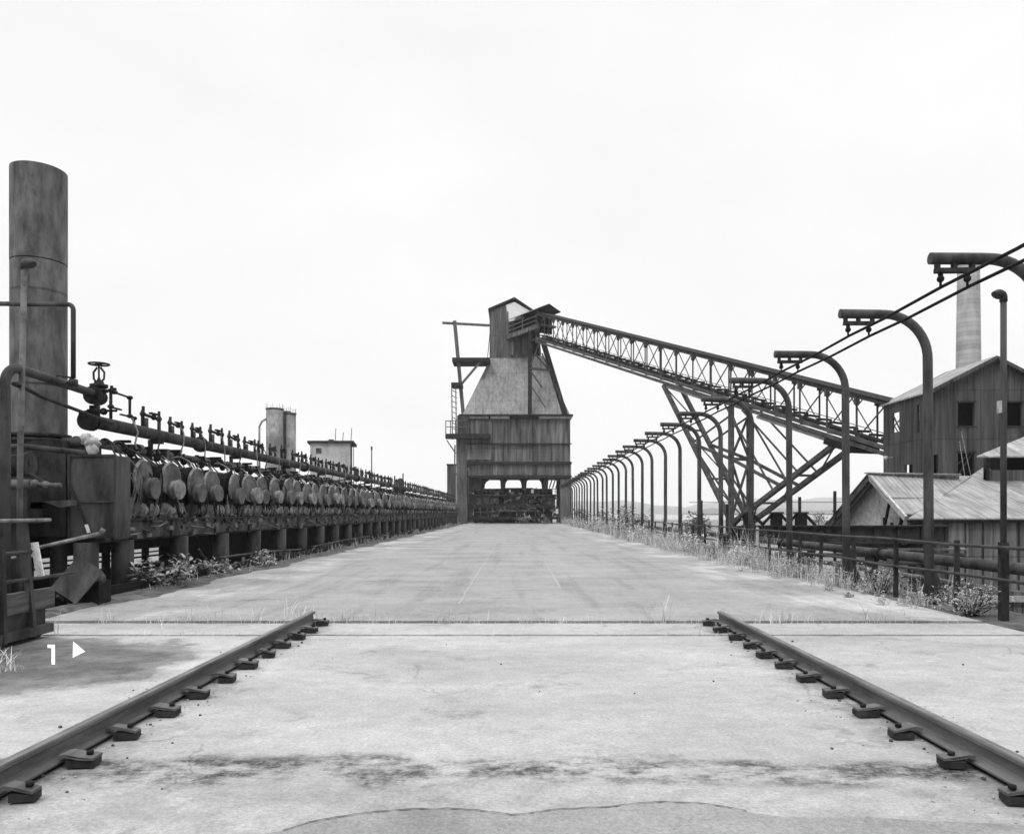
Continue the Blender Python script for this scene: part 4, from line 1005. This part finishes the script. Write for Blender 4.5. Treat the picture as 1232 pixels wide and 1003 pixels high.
# upper gas main with valves
t = thing('steam_main', 'thick dark pipe carried above the standpipes all along the battery', 'pipe', (-8.6, 15.5, 1.45))
ORG = (-8.6, 15.5, 1.45)
m = MB(); m.tube([(-8.6,15.6,3.44),(-8.6,40,3.45),(-8.6,70,3.43),(-8.6,107,3.45)], .138, 16); loc(m, 'barrel', M['steel'], t, ORG)
m = MB(); m.tube([(-8.6,15.48,3.44),(-8.6,15.56,3.44)], .2, 20); m.tube([(-8.6,15.62,3.44),(-8.6,15.68,3.44)], .2, 20); m.tube([(-8.6,15.5,3.44),(-8.6,15.65,3.44)], .15, 16); loc(m, 'end_flange', M['steel_dark'], t, ORG)
for i in range(17):
    y = 18.4+5.2*i
    m = MB(); m.beam((-8.75,y,1.44), (-8.7,y,3.3), .08, .1); m.beam((-8.75,y,3.27), (-8.4,y,3.27), .08, .1); loc(m, 'stand', M['steel_dark'], t, ORG)
for i in range(9):
    y = 21+10.3*i; m = MB(); m.tube([(-8.6,y,3.44),(-8.6,y+.1,3.44)], .21, 16); loc(m, 'flange', M['steel_dark'], t, ORG)
t = thing('liquor_pipe', 'thinner grey pipe slung just under the thick upper main', 'pipe', (-8.72, 15.5, 1.45))
ORG = (-8.72, 15.5, 1.45)
m = MB(); m.tube([(-8.72,15.3,3.02),(-8.72,107,3.02)], .09, 12); loc(m, 'barrel', M['lid'], t, ORG)
for i in range(34):
    y = 16.9+2.6*i; m = MB(); m.tube([(-8.72,y,3.02),(-8.72,y+.16,3.02)], .13, 10); m.box((-8.62,y+.08,3.15), (.3,.08,.06)); loc(m, 'clamp', M['steel_black'], t, ORG)
t = thing('water_pipe', 'thin pale pipe lowest of the pipes above the standpipe lids', 'pipe', (-8.8, 15.5, 1.45))
ORG = (-8.8, 15.5, 1.45)
m = MB(); m.tube([(-8.8,15.3,2.74),(-8.8,107,2.74)], .045, 8); loc(m, 'barrel', M['lid_edge'], t, ORG)
for i in range(17):
    y = 19.0+5.2*i; m = MB(); m.beam((-8.8,y,1.44), (-8.8,y,2.72), .05); loc(m, 'stand', M['steel_dark'], t, ORG)

GV = 'spray valve sets standing on the upper main'
def make_valves(variant):
    rnd = random.Random(50+variant)
    t = thing('valve_set', '', 'valve', (-8.6, 0, 3.57), GV)
    m = MB(); m.tube([(0,0,-.02),(0,0,.36)], .042, 8); m.tube([(0,.68,-.02),(0,.68,.28)], .042, 8); m.tube([(0,0,.27),(0,.68,.23)], .036, 8)
    for p in ((0,0,.27),(0,.68,.24),(0,.45,.25)): m.sphere(p, .068, 8, 5)
    m.box((0,.68,.34), (.045,.045,.14)); m.box((.0,.02,.39), (.05,.05,.1)); m.build('riser', M['steel_dark'], t)
    m = MB(); m.box((.03,.42,.32), (.07,.34,.04)); m.build('handle', M['steel_black'], t)
    m = MB(); m.tube([(0,.14,-.02),(.0,.14,.20)], .05, 8); m.build('bonnet', M['lid'], t)
    s = rnd.uniform(-.2,.2)
    m = MB(); m.tube(smooth([(.0,.50,.24),(.10,.48,.14),(.19,.40+s*.2,-.05),(.20,.36+s*.5,-.3),(.16,.36+s,-.5),(.22,.40+s,-.72),(.42,.30+s*.4,-.92)], 3), .017, 6); m.build('hose', M['lid_edge'] if variant else M['steel'], t)
    return t
vp = [make_valves(i) for i in range(3)]; usedv = set()
for i in range(67):
    v = random.Random(i*5+2).choice((0,1,2)) if i > 2 else i
    o = vp[v] if v not in usedv else copy_tree(vp[v]); usedv.add(v)
    rnd = random.Random(700+i)
    o.location = (-8.6, 17.85+DS*1.02*i+rnd.uniform(-.07,.07), 3.57); o.rotation_euler = (0, 0, rnd.uniform(-.15,.15)); s = rnd.uniform(.88, 1.15); o.scale = (1, 1, s)
    if i < 12: o['label'] = ordinal(i+1)+' small valve set on the upper main, counted from the handwheel valve'
    else: o['label'] = 'tiny distant valve set on the upper main past the twelfth'

# taller bypass and big handwheel valve at the near end
t = thing('bypass_valve', 'tall bent bypass pipe with two cross valves behind the handwheel valve', 'valve', (-8.6, 16.4, 3.57)); t.scale = (1,.85,.64)
m = MB(); m.tube([(0,0,-.03),(0,0,.98)], .036, 8); m.tube([(0,0,.93),(0,.95,.90)], .034, 8); m.tube([(0,.95,.92),(0,.95,.25),(.05,1.05,.22),(.05,1.05,-.02)], .034, 8)
for p in ((0,0,.95),(0,.18,.93),(0,.95,.9),(0,0,.42),(0,.95,.26),(0.05,1.05,.2)): m.sphere(p, .075, 8, 5)
m.build('riser', M['steel_dark'], t)
m = MB(); m.box((0,.25,.40), (.05,.5,.05)); m.build('handle', M['steel_black'], t)
m = MB(); m.box((0,.7,.24), (.05,.45,.05)); m.build('handle', M['steel_black'], t)
m = MB(); m.box((0,.04,1.06), (.05,.05,.12)); m.box((0,.2,1.02), (.05,.05,.12)); m.build('spindle', M['steel_black'], t)
m = MB(); m.tube([(0.05,.95,.2),(.2,.9,-.3),(.18,.8,-.7),(.3,.7,-1.1)], .022, 6); m.build('hose', M['lid_edge'], t)
t = thing('handwheel_valve', 'big flanged gate valve topped by a yoke and horizontal handwheel', 'valve', (-8.42, 15.6, 3.56)); t.scale = (.85,.85,.84)
m = MB(); m.tube([(-.1,0,-.05),(-.1,0,.22)], .12, 12); m.tube([(-.08,0,.05),(-.08,0,.12)], .19, 14); m.sphere((-.03,0,.42), .22, 14, 8, (1,1,.9)); m.tube([(0,0,.55),(0,0,.62)], .2, 14); m.tube([(0,0,.66),(0,0,.73)], .2, 14); m.tube([(0,0,.6),(0,0,.8)], .11, 12)
m.tube([(-.02,-.26,.44),(-.02,-.20,.44)], .22, 14)
m.build('body', M['steel_dark'], t)
m = MB()
for s in (-1, 1): m.tube([(s*.03,0,.78),(s*.12,0,.86),(s*.13,0,1.02),(s*.04,0,1.14)], .025, 8)
m.tube([(0,0,.76),(0,0,1.24)], .022, 8); m.cyl((0,0,.78), (0,0,.92), .06, 10, .02); m.build('yoke', M['steel_dark'], t)
m = MB(); m.tube(arc((0,0,1.22), .22, 0, 360, (1,0,0), (0,1,0), 24), .022, 8)
for a in range(4): m.beam((0,0,1.22), (.22*math.cos(a*1.57),.22*math.sin(a*1.57),1.22), .03, .02)
m.build('handwheel', M['steel_dark'], t)
m = MB(); m.box((-.3,0,.03), (.35,.04,.04)); m.box((.2,.15,.12), (.3,.05,.05)); m.sphere((.05,.12,.1), .09, 8, 5); m.build('drain_cock', M['steel_black'], t)

# large bent pipe, vertical riser at the left edge
t = thing('bent_pipe', 'large pipe rising at the photo edge and bending over to the handwheel valve', 'pipe', (-8.38, 12.75, -.4))
ORG = (-8.38, 12.75, -.4)
m = MB(); m.tube([(-8.34,12.62,-.4),(-8.34,12.62,3.62)]+arc((-8.35,12.96,3.66), .34, 180, 90, (0,1,0), (0,0,1), 7)+[(-8.38,13.6,4.00),(-8.42,15.4,3.96)], .08, 16); loc(m, 'pipe_run', M['steel'], t, ORG)
m = MB(); m.tube([(-8.32,12.8,3.72),(-8.32,13.1,3.70),(-8.3,13.5,3.62),(-8.3,15.9,3.42)], .035, 8); loc(m, 'tracer_line', M['steel_dark'], t, ORG)
t = thing('frame_pipe', 'thin square cornered pipe frame crossing in front of the flare stack', 'pipe', (-8.04, 14, 2.6))
m = MB(); m.tube([(-2.2,0,2.78),(-.08,0,2.76)]+arc((-.08,0,2.66), .10, 90, 0, (1,0,0), (0,0,1), 4)+[(.02,0,1.42)], .043, 10); m.tube([(.02,0,1.40),(.02,0,1.28)], .08, 10); m.build('pipe_run', M['steel'], t)
m = MB(); m.tube([(.02,0,1.42),(-.3,.1,1.5),(-.5,.1,1.38),(-.2,.05,1.33),(.0,0,1.36)], .02, 6); m.build('loop', M['steel'], t)
t = thing('hooded_vent', 'slender leaning vent pole with a small hood before the flare stack', 'pipe', (-8.36, 13, -.4))
m = MB(); m.tube([(0,0,0),(.02,0,3),(.09,0,6.1)], .048, 10); m.build('vent_pole', M['lid'], t)
m = MB(); m.tube([(.09,0,6.08)]+arc((.15,0,6.12), .07, 180, 20, (1,0,0), (0,0,1), 6), [.06]*2+[.075]*3+[.085]*3, 10); m.build('hood', M['steel'], t)

# flare stack and its base
t = thing('flare_stack', 'wide rusty cylindrical stack with an open top above the pipework', 'stack', (-9.26, 15.0, 3.0))
m = MB(); n = 48
for z0, z1, r0, r1 in ((.1,3.4,.485,.485),(3.42,5.2,.488,.488)):
    for j in range(n):
        a0, a1 = 2*math.pi*j/n, 2*math.pi*(j+1)/n
        m.face([(r0*math.cos(a0),r0*math.sin(a0),z0),(r0*math.cos(a1),r0*math.sin(a1),z0),(r1*math.cos(a1),r1*math.sin(a1),z1),(r1*math.cos(a0),r1*math.sin(a0),z1)], True)
        ri = r1-.02
        m.face([(ri*math.cos(a1),ri*math.sin(a1),z0),(ri*math.cos(a0),ri*math.sin(a0),z0),(ri*math.cos(a0),ri*math.sin(a0),z1),(ri*math.cos(a1),ri*math.sin(a1),z1)], True)
        m.face([(r1*math.cos(a0),r1*math.sin(a0),z1),(r1*math.cos(a1),r1*math.sin(a1),z1),(ri*math.cos(a1),ri*math.sin(a1),z1),(ri*math.cos(a0),ri*math.sin(a0),z1)])
m.build('shell', M['stack'], t)
m = MB(); m.tube([(0,0,1.02),(0,0,1.05)], .497, 40, False); m.build('seam_band', M['steel'], t)
m = MB(); m.tube([(0,0,-.06),(0,0,.0)], .60, 32); m.tube([(0,0,.03),(0,0,.1)], .56, 32); m.build('base_flange', M['steel_dark'], t)
t = thing('stack_base', 'dark boxed steel base carrying the flare stack', 'base', (-9.2, 15.0, -.4))
m = MB(); m.span(-.85, .78, -.55, .7, 1.55, 3.34); m.build('casing', M['steel_dark'], t)
m = MB(); m.span(-.95, .92, -.65, .8, 3.2, 3.33); m.build('top_plate', M['steel'], t) if False else None
for x, y in ((-.7,-.4),(.5,-.3),(-.7,.6),(.6,.6)): MB().tube([(x,y,0),(x,y,1.55)], .15, 12).build('leg', M['steel_dark'], t)
MB().tube([(-.2,-.9,.55),(-.2,-.9,2.0),(-.2,-.7,2.05)], .33, 14).build('side_pot', M['plate'], t)
MB().span(-.9, .5, -1.15, -.6, 2.06, 2.18).build('shelf', M['steel_black'], t)
t = thing('drum_motor', 'horizontal drum with a round end plate in front of the stack base', 'drum', (-8.9, 13.9, 2.3))
m = MB(); m.cyl((-.35,0,.14), (.12,0,.14), .20, 18); m.build('barrel', M['steel_dark'], t)
m = MB(); m.tube([(.12,0,.16),(.16,0,.16)], .22, 20); m.tube([(.16,0,.2),(.18,0,.2)], .06, 10); m.beam((.15,-.02,.0), (.5,-.02,-.2), .10, .03); m.build('end_plate', M['plate'], t)
m = MB(); m.tube([(-.4,-.1,-.2),(.25,-.1,-.2)], .09, 12); m.tube([(.25,-.1,-.2),(.78,-.1,-.22)], .04, 8); m.sphere((.3,-.1,-.2), .09, 8, 5); m.sphere((.5,-.1,-.21), .07, 8, 5); m.build('shaft', M['lid'], t)
m = MB(); m.span(-.45,.2,-.15,.3,-.9,-.3); m.build('mount', M['steel_dark'], t)
t = thing('lagged_elbow', 'torn white lagging bulging over a pipe elbow above the end box', 'lagging', (-8.0, 14.6, 2.7))
m = MB(); rnd = random.Random(31)
m.sphere((.0,0,.20), .13, 12, 8, (1.1,1,.9)); m.sphere((.02,-.05,.08), .11, 10, 7, (.9,1,1.3)); m.sphere((-.14,.05,.26), .12, 10, 6)
m.v = [tuple(Vector(p)*(1+.0)+V(rnd.uniform(-.03,.03),rnd.uniform(-.03,.03),rnd.uniform(-.03,.03))) for p in m.v]
m.build('lagging_lump', M['pale'], t)
MB().tube([(-.6,.1,.22),(-.1,.05,.22)], .1, 12).build('elbow_pipe', M['plate'], t)
t = thing('feeder_pipe', 'bowed pipe running from the photo edge to the end box', 'pipe', (-8.0, 13.9, 2.7))
m = MB(); m.tube([(-1.4,-.2,.0),(-.95,-.25,.04),(-.75,-.25,.06),(-.4,-.1,.03),(.1,.25,-.02)], .052, 12); m.build('pipe_run', M['steel'], t)
t = thing('slant_pipe', 'pale pipe slanting up towards the foot of the end box', 'pipe', (-8, 13.5, 1.0))
m = MB(); m.tube([(-.55,-.1,-.08),(.48,.5,.22)], .035, 8); m.tube([(.48,.5,.22),(.52,.52,.3)], .045, 8); m.build('pipe_run', M['lid_edge'], t)
m = MB(); m.tube([(-.75,-.3,-.2),(-.2,-.2,-.14)], .03, 8); m.tube([(-.7,-.4,.42),(-.32,-.3,.46)], .028, 8); m.tube([(-.42,-.35,.1),(-.42,-.35,.44)], .022, 8); m.build('branch', M['lid_edge'], t)
t = thing('support_bracket', 'small curved steel bracket fixed beside the end box', 'bracket', (-8.45, 14.2, 1.7))
m = MB(); m.prism([(-.25,-.05,.10),(.3,-.05,.12),(.3,-.05,.02),(.1,-.05,-.02),(-.05,-.05,.04)], (0,.2,0)); m.build('arm', M['plate'], t)

# timber platform with railing, left foreground
t = thing('timber_platform', 'weathered timber sided platform with a leaning railing post, cut by photo edge', 'platform', (-6.05, 8, 0))
ORG = (-6.05, 8, 0)
m = MB(); m.span(-6.12, -6.04, 6.5, 10.12, .37, .62); loc(m, 'side_board', M['wood'], t, ORG)
m = MB(); m.span(-7.2, -6.16, 6.5, 9.9, .26, .56); loc(m, 'platform_body', M['steel_black'], t, ORG)
m = MB(); m.span(-6.2, -6.06, 6.5, 9.95, .12, .37); loc(m, 'skirt_board', M['steel_dark'], t, ORG)
m = MB(); m.span(-6.08, -5.98, 6.5, 10.0, .06, .17); loc(m, 'sill_beam', M['steel'], t, ORG)
for y in (7.2, 9.75): 
    m = MB(); m.span(-6.6, -6.12, y, y+.2, -.0, .25); loc(m, 'block', M['steel_black'], t, ORG)
m = MB(); m.beam((-6.02,9.62,.05), (-6.12,9.6,1.5), .085, .06); loc(m, 'railing_post', M['steel'], t, ORG)
m = MB(); m.beam((-6.0,9.05,.05), (-6.03,9.05,1.3), .06, .06); loc(m, 'railing_post', M['steel'], t, ORG)
for z, y1_ in ((1.49, 10.05), (1.10, 9.7), (.76, 10.6)):
    m = MB(); m.tube([(-6.06,6.5,z),(-6.06,y1_,z+.01)], .022, 8); loc(m, 'rail', M['lid_edge'] if z > 1.4 else M['steel'], t, ORG)
m = MB(); m.beam((-6.02,9.66,1.22), (-5.98,9.72,.80), .09, .02, (0,1,0)); loc(m, 'white_tag', M['white'], t, ORG)
t = thing('tilted_plate', 'bent rectangular steel plate leaning against the first round leg', 'plate', (-7.35, 12.95, .05))
m = MB(); m.box((0,0,.42), (.50,.025,.66), Matrix.Rotation(R(33), 3, 'Y') @ Matrix.Rotation(R(-20), 3, 'X')); m.build('sheet', M['plate'], t)
t = thing('stub_pier', 'short black pier under the tilted steel plate', 'pier', (-7.28, 13.35, -.4))
m = MB(); m.span(-.22, .18, -.2, .2, 0, .82); m.build('pier_block', M['steel_black'], t)
m = MB(); m.sphere((.1,-.05,.86), .12, 8, 5); m.build('cap_stone', M['plate'], t)
# channel beams laid along the kerb
m = MB(); m.span(-7.67, -7.57, 13.6, 104, .07, .22); tag(m.build('channel_beam', M['steel_black']), 'long steel channel lying behind the kerb along the whole main', 'beam')
for y0_, y1_, x, z, z2, lab in ((15.2, 20.4, -7.66, .34, .30, 'loose pipe lying behind the kerb beside the sprawling broad weed'), (20.1, 27.5, -7.72, .42, .28, 'second loose pipe behind the kerb, tilted towards the tower'), (29, 40, -7.66, .30, .36, 'farther loose pipe behind the kerb, past the rounded weed')):
    m = MB(); m.tube([(0,0,z),(rnd.uniform(-.05,.05),(y1_-y0_)*.5,(z+z2)/2+.03),(.06,y1_-y0_,z2)], .032, 8)
    tag(m.build('loose_pipe', M['plate'], None, (x, y0_, 0)), lab, 'pipe', 'loose pipes behind the kerb')

# tall valve group standing on the far main
t = thing('relief_valve', 'stout relief valve group standing high on the far stretch of main', 'valve', (-8.4, 56, 1.45)); t.scale = (.8,.8,.82)
m = MB(); m.tube([(0,0,0),(0,0,3.0)], .3, 12); m.tube([(-.5,0,2.2),(.5,0,2.2)], .25, 12); m.sphere((0,0,2.9), .3, 10, 6); m.build('body', M['steel_dark'], t)
for x, h in ((-.5,3.4),(.25,3.6)): MB().tube([(x,0,2.2),(x,0,h)], .06, 8).build('stem', M['steel_dark'], t)

# ------------------------------------------------------------------ vegetation
def blade(mb, p, h, lean, az, wd, seg=3):
    d = V(math.cos(az), math.sin(az), 0); sd = V(-d.y, d.x, 0)
    prev = None
    for i in range(seg+1):
        t = i/seg; c = Vector(p)+V(0,0,h*t*(1-.25*lean*t))+d*(lean*h*t*t); ww = wd*(1-t)*.5+.0008
        a, b = c-sd*ww, c+sd*ww
        if prev: mb.face([prev[0], prev[1], b, a])
        prev = (a, b)
    return prev[0]
def leaf(mb, p, s, rnd):
    az = rnd.uniform(0, 6.28); el = rnd.uniform(-.5, .9)
    d = V(math.cos(az)*math.cos(el), math.sin(az)*math.cos(el), math.sin(el)); sd = V(-math.sin(az), math.cos(az), rnd.uniform(-.5,.5)).normalized()
    p = Vector(p); up = d.cross(sd)*(.12*s)
    mb.face([p, p+d*s*.45-sd*s*.28+up, p+d*s, p+d*s*.45+sd*s*.28+up])
def weed_tuft(mb, lf, x, y, z, h, rnd, n=9, leafy=.5):
    for _ in range(n):
        hh = h*rnd.uniform(.5, 1.1); az = rnd.uniform(0,6.28); px, py = x+rnd.gauss(0,h*.22), y+rnd.gauss(0,h*.22)
        ln = rnd.uniform(.05,.5); blade(mb, (px,py,z), hh, ln, az, rnd.uniform(.007,.016)*max(1, y/19))
        if rnd.random() < leafy:
            for k in range(rnd.randint(3,7)):
                tt = rnd.uniform(.3,1); q = V(px,py,z)+V(math.cos(az),math.sin(az),0)*(ln*hh*tt*tt)+V(0,0,hh*tt*(1-.25*ln*tt))
                leaf(lf, q+V(rnd.gauss(0,.02),rnd.gauss(0,.02),0), rnd.uniform(.03,.07)*max(1, y/30), rnd)
mb = MB(); lf = MB(); rnd = random.Random(77)
y = 12.6
while y < 104:
    dens = .55 if y < 13.8 else 1
    cl = .5+.5*math.sin(y*.83+1.3*math.sin(y*.31))
    if rnd.random() < dens*(.5+.6*cl):
        h = rnd.uniform(.16,.42)*(.75+.75*cl)*(1.15 if y > 16 else .8)
        weed_tuft(mb, lf, 6.85+rnd.gauss(.12,.36)-(.1 if y > 18 else 0), y, -.02, h, rnd, 18 if y < 45 else 12, .55)
        if y > 19: weed_tuft(mb, lf, 6.95+rnd.gauss(.1,.4), y+.1, -.02, h*rnd.uniform(1.2,2.5), rnd, 12, .8)
    if rnd.random() < .35: weed_tuft(mb, lf, rnd.uniform(7.3,8.0), y, -.05, rnd.uniform(.3,.7), rnd, 7)
    y += .085+.0022*y
stuff(mb.build('weeds', M['weed']), 'dry pale weeds growing thick along the deck edge beneath the poles', 'weeds')
stuff(lf.build('undergrowth', M['leaf_pale']), 'small leaves of the weeds along the deck edge beneath the poles', 'weeds')
# grass in the joints
mb = MB(); rnd = random.Random(15)
for i in range(150):
    x = rnd.uniform(-6.8, 6.6); y = 11.25+rnd.gauss(0,.015) if rnd.random() < .85 else 10.07
    big = rnd.random() < .10
    for _ in range(rnd.randint(2,6)): blade(mb, (x+rnd.gauss(0,.05),y+rnd.gauss(0,.02),-.04), rnd.uniform(.2,.42) if big else rnd.uniform(.05,.13), rnd.uniform(.1,.7), rnd.uniform(0,6.28), rnd.uniform(.005,.011))
for cx_, cy_, n_, hh in ((-3.1,11.2,30,.3), (-2.5,11.3,24,.28), (3.05,11.25,18,.3), (-4.4,11.6,14,.3), (4.0,11.3,12,.25), (2.1,11.25,10,.5), (-.9,11.25,10,.2), (-6.0,11.4,16,.3), (6.0,11.9,16,.22), (-.85,11.2,22,.3), (.9,11.25,10,.2), (2.15,11.3,14,.5), (3.9,11.3,22,.34), (-3.4,11.6,12,.4), (-1.9,11.3,12,.2), (5.2,11.3,14,.25)):
    for _ in range(n_): blade(mb, (cx_+rnd.gauss(0,.14),cy_+rnd.gauss(0,.04),-.02), rnd.uniform(.3,1)*hh, rnd.uniform(.1,.7), rnd.uniform(0,6.28), rnd.uniform(.005,.011))
stuff(mb.build('grass', M['weed']), 'thin dry grass sprouting from the slab joint across the deck', 'grass')
# weeds along the left kerb
mb = MB(); lf = MB(); rnd = random.Random(78); y = 15.2
while y < 100:
    if rnd.random() < .6: weed_tuft(mb, lf, -7.42+rnd.gauss(0,.12), y, -.02, rnd.uniform(.12,.5), rnd, 6, .6)
    y += .22+.003*y
stuff(mb.build('weeds', M['weed']), 'dry pale weeds growing behind the kerb below the collecting main', 'weeds')
stuff(lf.build('undergrowth', M['leaf_pale']), 'small leaves of the weeds behind the kerb below the main', 'weeds')

def bush(name, x, y, z, rx, h, n, ls, m, label, seed, cat='bush', ry=None):
    rnd = random.Random(seed); ry = ry or rx
    t = thing(name, label, cat, (x, y, z))
    st = MB(); lf = MB()
    ns = max(7, n//60)
    for i in range(ns):
        az = rnd.uniform(0,6.28); rad = math.sqrt(rnd.random()); tip = V(math.cos(az)*rx*rad, math.sin(az)*ry*rad, h*rnd.uniform(.45,1)*(1-.35*rad*rad))
        root = V(tip.x*.15, tip.y*.15, 0); mid = root.lerp(tip,.5)+V(rnd.gauss(0,.03),rnd.gauss(0,.03),h*.08)
        st.tube([root, mid, tip], [.014*h+.004,.008*h+.003,.003], 5)
        for k in range(n//ns):
            tt = rnd.uniform(.12,1); q = root.lerp(mid, tt*2) if tt < .5 else mid.lerp(tip, tt*2-1)
            sp = .11*h+.03; leaf(lf, q+V(rnd.gauss(0,sp),rnd.gauss(0,sp),rnd.gauss(0,sp*.7)), ls*rnd.uniform(.5,1.25), rnd)
    lf.v = [(a, b, max(c, .01)) for a, b, c in lf.v]
    st.build('stem', M['steel_dark'], t); lf.build('foliage', m, t)
bush('weed_bush', 7.1, 48.5, -.02, 1.7, 2.0, 1900, .17, M['leaf_pale'], 'largest leafy bush on the deck edge halfway to the tower', 1)
bush('weed_bush', 7.12, 12.1, -.03, .5, .62, 1200, .055, M['leaf_pale'], 'leafy bush at the foot of the hooded vent pipe by railing', 2)
bush('weed_bush', 7.0, 23.6, -.03, .5, .8, 800, .08, M['weed'], 'pale feathery bush under the railing before the trestle', 3)
bush('weed_bush', 7.05, 19.6, -.03, .45, .62, 600, .07, M['leaf_pale'], 'low bush under the railing behind the tallest curved pole', 4)
bush('weed_bush', 7.25, 15.4, -.05, .5, .6, 700, .06, M['leaf_pale'], 'speckled low bush below the railing near the gabled shed', 14)
for k_, (y_, r_, h_, lab_) in enumerate(((26.6,.42,.75,'ragged weed clump under the railing, third bush beyond the feathery one'), (30.5,.5,.9,'tall weed clump at the last railing posts before the big bush'), (34.6,.55,.8,'spreading weed clump between the last railing posts and the largest bush'), (42,.9,1.15,'low wide weed clump touching the near side of the largest bush'), (56,.8,1.2,'smaller far weed clump just past the largest bush'), (69,.9,1.3,'far weed clump nearest the coal tower'))):
    bush('weed_clump', 6.9+.1*(k_ % 3), y_, -.02, r_, h_, 420, .06+.0022*y_, M['weed'] if k_ % 2 else M['leaf_pale'], lab_, 400+k_)
bush('broad_weed', -7.38, 16.3, -.1, .55, .85, 520, .13, M['leaf_pale'], 'broad leaved weed sprawling over the kerb below the main', 5, 'weed', .7)
bush('broad_weed', -7.5, 19.4, -.1, .45, .7, 420, .12, M['leaf_pale'], 'second smaller broad leaved weed beyond the sprawling one', 6, 'weed', .8)
bush('broad_weed', -7.3, 22.3, -.1, .45, .65, 500, .10, M['leaf_pale'], 'rounded low weed by the kerb where the main recedes', 7, 'weed', .9)
bush('tower_shrub', 1.1, 106.6, 0, .95, 1.3, 500, .28, M['leaf_pale'], 'pale shrub growing in front of the charging car', 8)
bush('tower_shrub', 4.0, 106.6, 0, .7, .7, 260, .25, M['leaf_pale'], 'low shrub by the white panel of the charging car', 9)
mb = MB(); rnd = random.Random(55)
for _ in range(70): blade(mb, (-5.2+rnd.gauss(0,.09),7.75+rnd.gauss(0,.09),0), rnd.uniform(.08,.32), rnd.uniform(.2,1.1), rnd.uniform(0,6.28), rnd.uniform(.006,.012))
tag(mb.build('grass_tuft', M['weed']), 'dry tuft of grass before the timber platform at the photo edge', 'grass tuft')
# trees far out on the flats
TG = 'scattered trees on the river flats'
rnd = random.Random(63)
def flat_tree(x, y, h, label, seed):
    rnd = random.Random(seed); t = thing('far_tree', label, 'tree', (x, y, GZ), TG)
    MB().tube([(0,0,0),(0,0,h*.5)], [.3,.15], 6).build('trunk', M['steel_dark'], t)
    c = MB()
    for _ in range(260):
        a, e = rnd.uniform(0,6.28), rnd.uniform(-1,1); rr = rnd.random()**.4*h*.38*(1+.35*math.sin(3*a+seed))
        leaf(c, (math.cos(a)*rr*math.sqrt(1-e*e), math.sin(a)*rr*math.sqrt(1-e*e), h*.6+e*rr*.95), h*.13, rnd)
    c.build('crown', M['leaf'], t)
for i, (px, y, h) in enumerate(((835,150,7.5),(843,170,7),(700,330,10),(726,300,9),(752,360,11),(905,300,7),(985,330,8),(1012,350,9))):
    flat_tree((px-621)*y/F, y, h, ('hazy tree showing left of the trestle, the closer of two', 'hazy tree showing left of the trestle, the farther of two', 'distant hazy tree seen between the smallest poles', 'distant hazy tree seen between the middle poles', 'tall distant hazy tree seen above the largest bush', 'small distant tree seen right of the trestle foot', 'distant tree seen behind the wire fence, farther from the shed', 'distant tree seen behind the wire fence, close to the shed')[i], 300+i)

# ------------------------------------------------------------------ haze over the flats
hz = MB(); hz.span(-6000, 8000, -300, 6500, GZ-1.5, 150)
hm = bpy.data.materials.new('haze_air'); hm.use_nodes = True; hm.node_tree.nodes.clear()
ho = hm.node_tree.nodes.new('ShaderNodeOutputMaterial'); hv = hm.node_tree.nodes.new('ShaderNodeVolumePrincipled')
hv.inputs['Color'].default_value = grey(.95); hv.inputs['Density'].default_value = .00022; hv.inputs['Anisotropy'].default_value = 0
hm.node_tree.links.new(hv.outputs[0], ho.inputs['Volume'])
h = hz.build('haze', hm); h['kind'] = 'stuff'; h['label'] = 'pale haze hanging over the flats and hills'; h['category'] = 'haze'
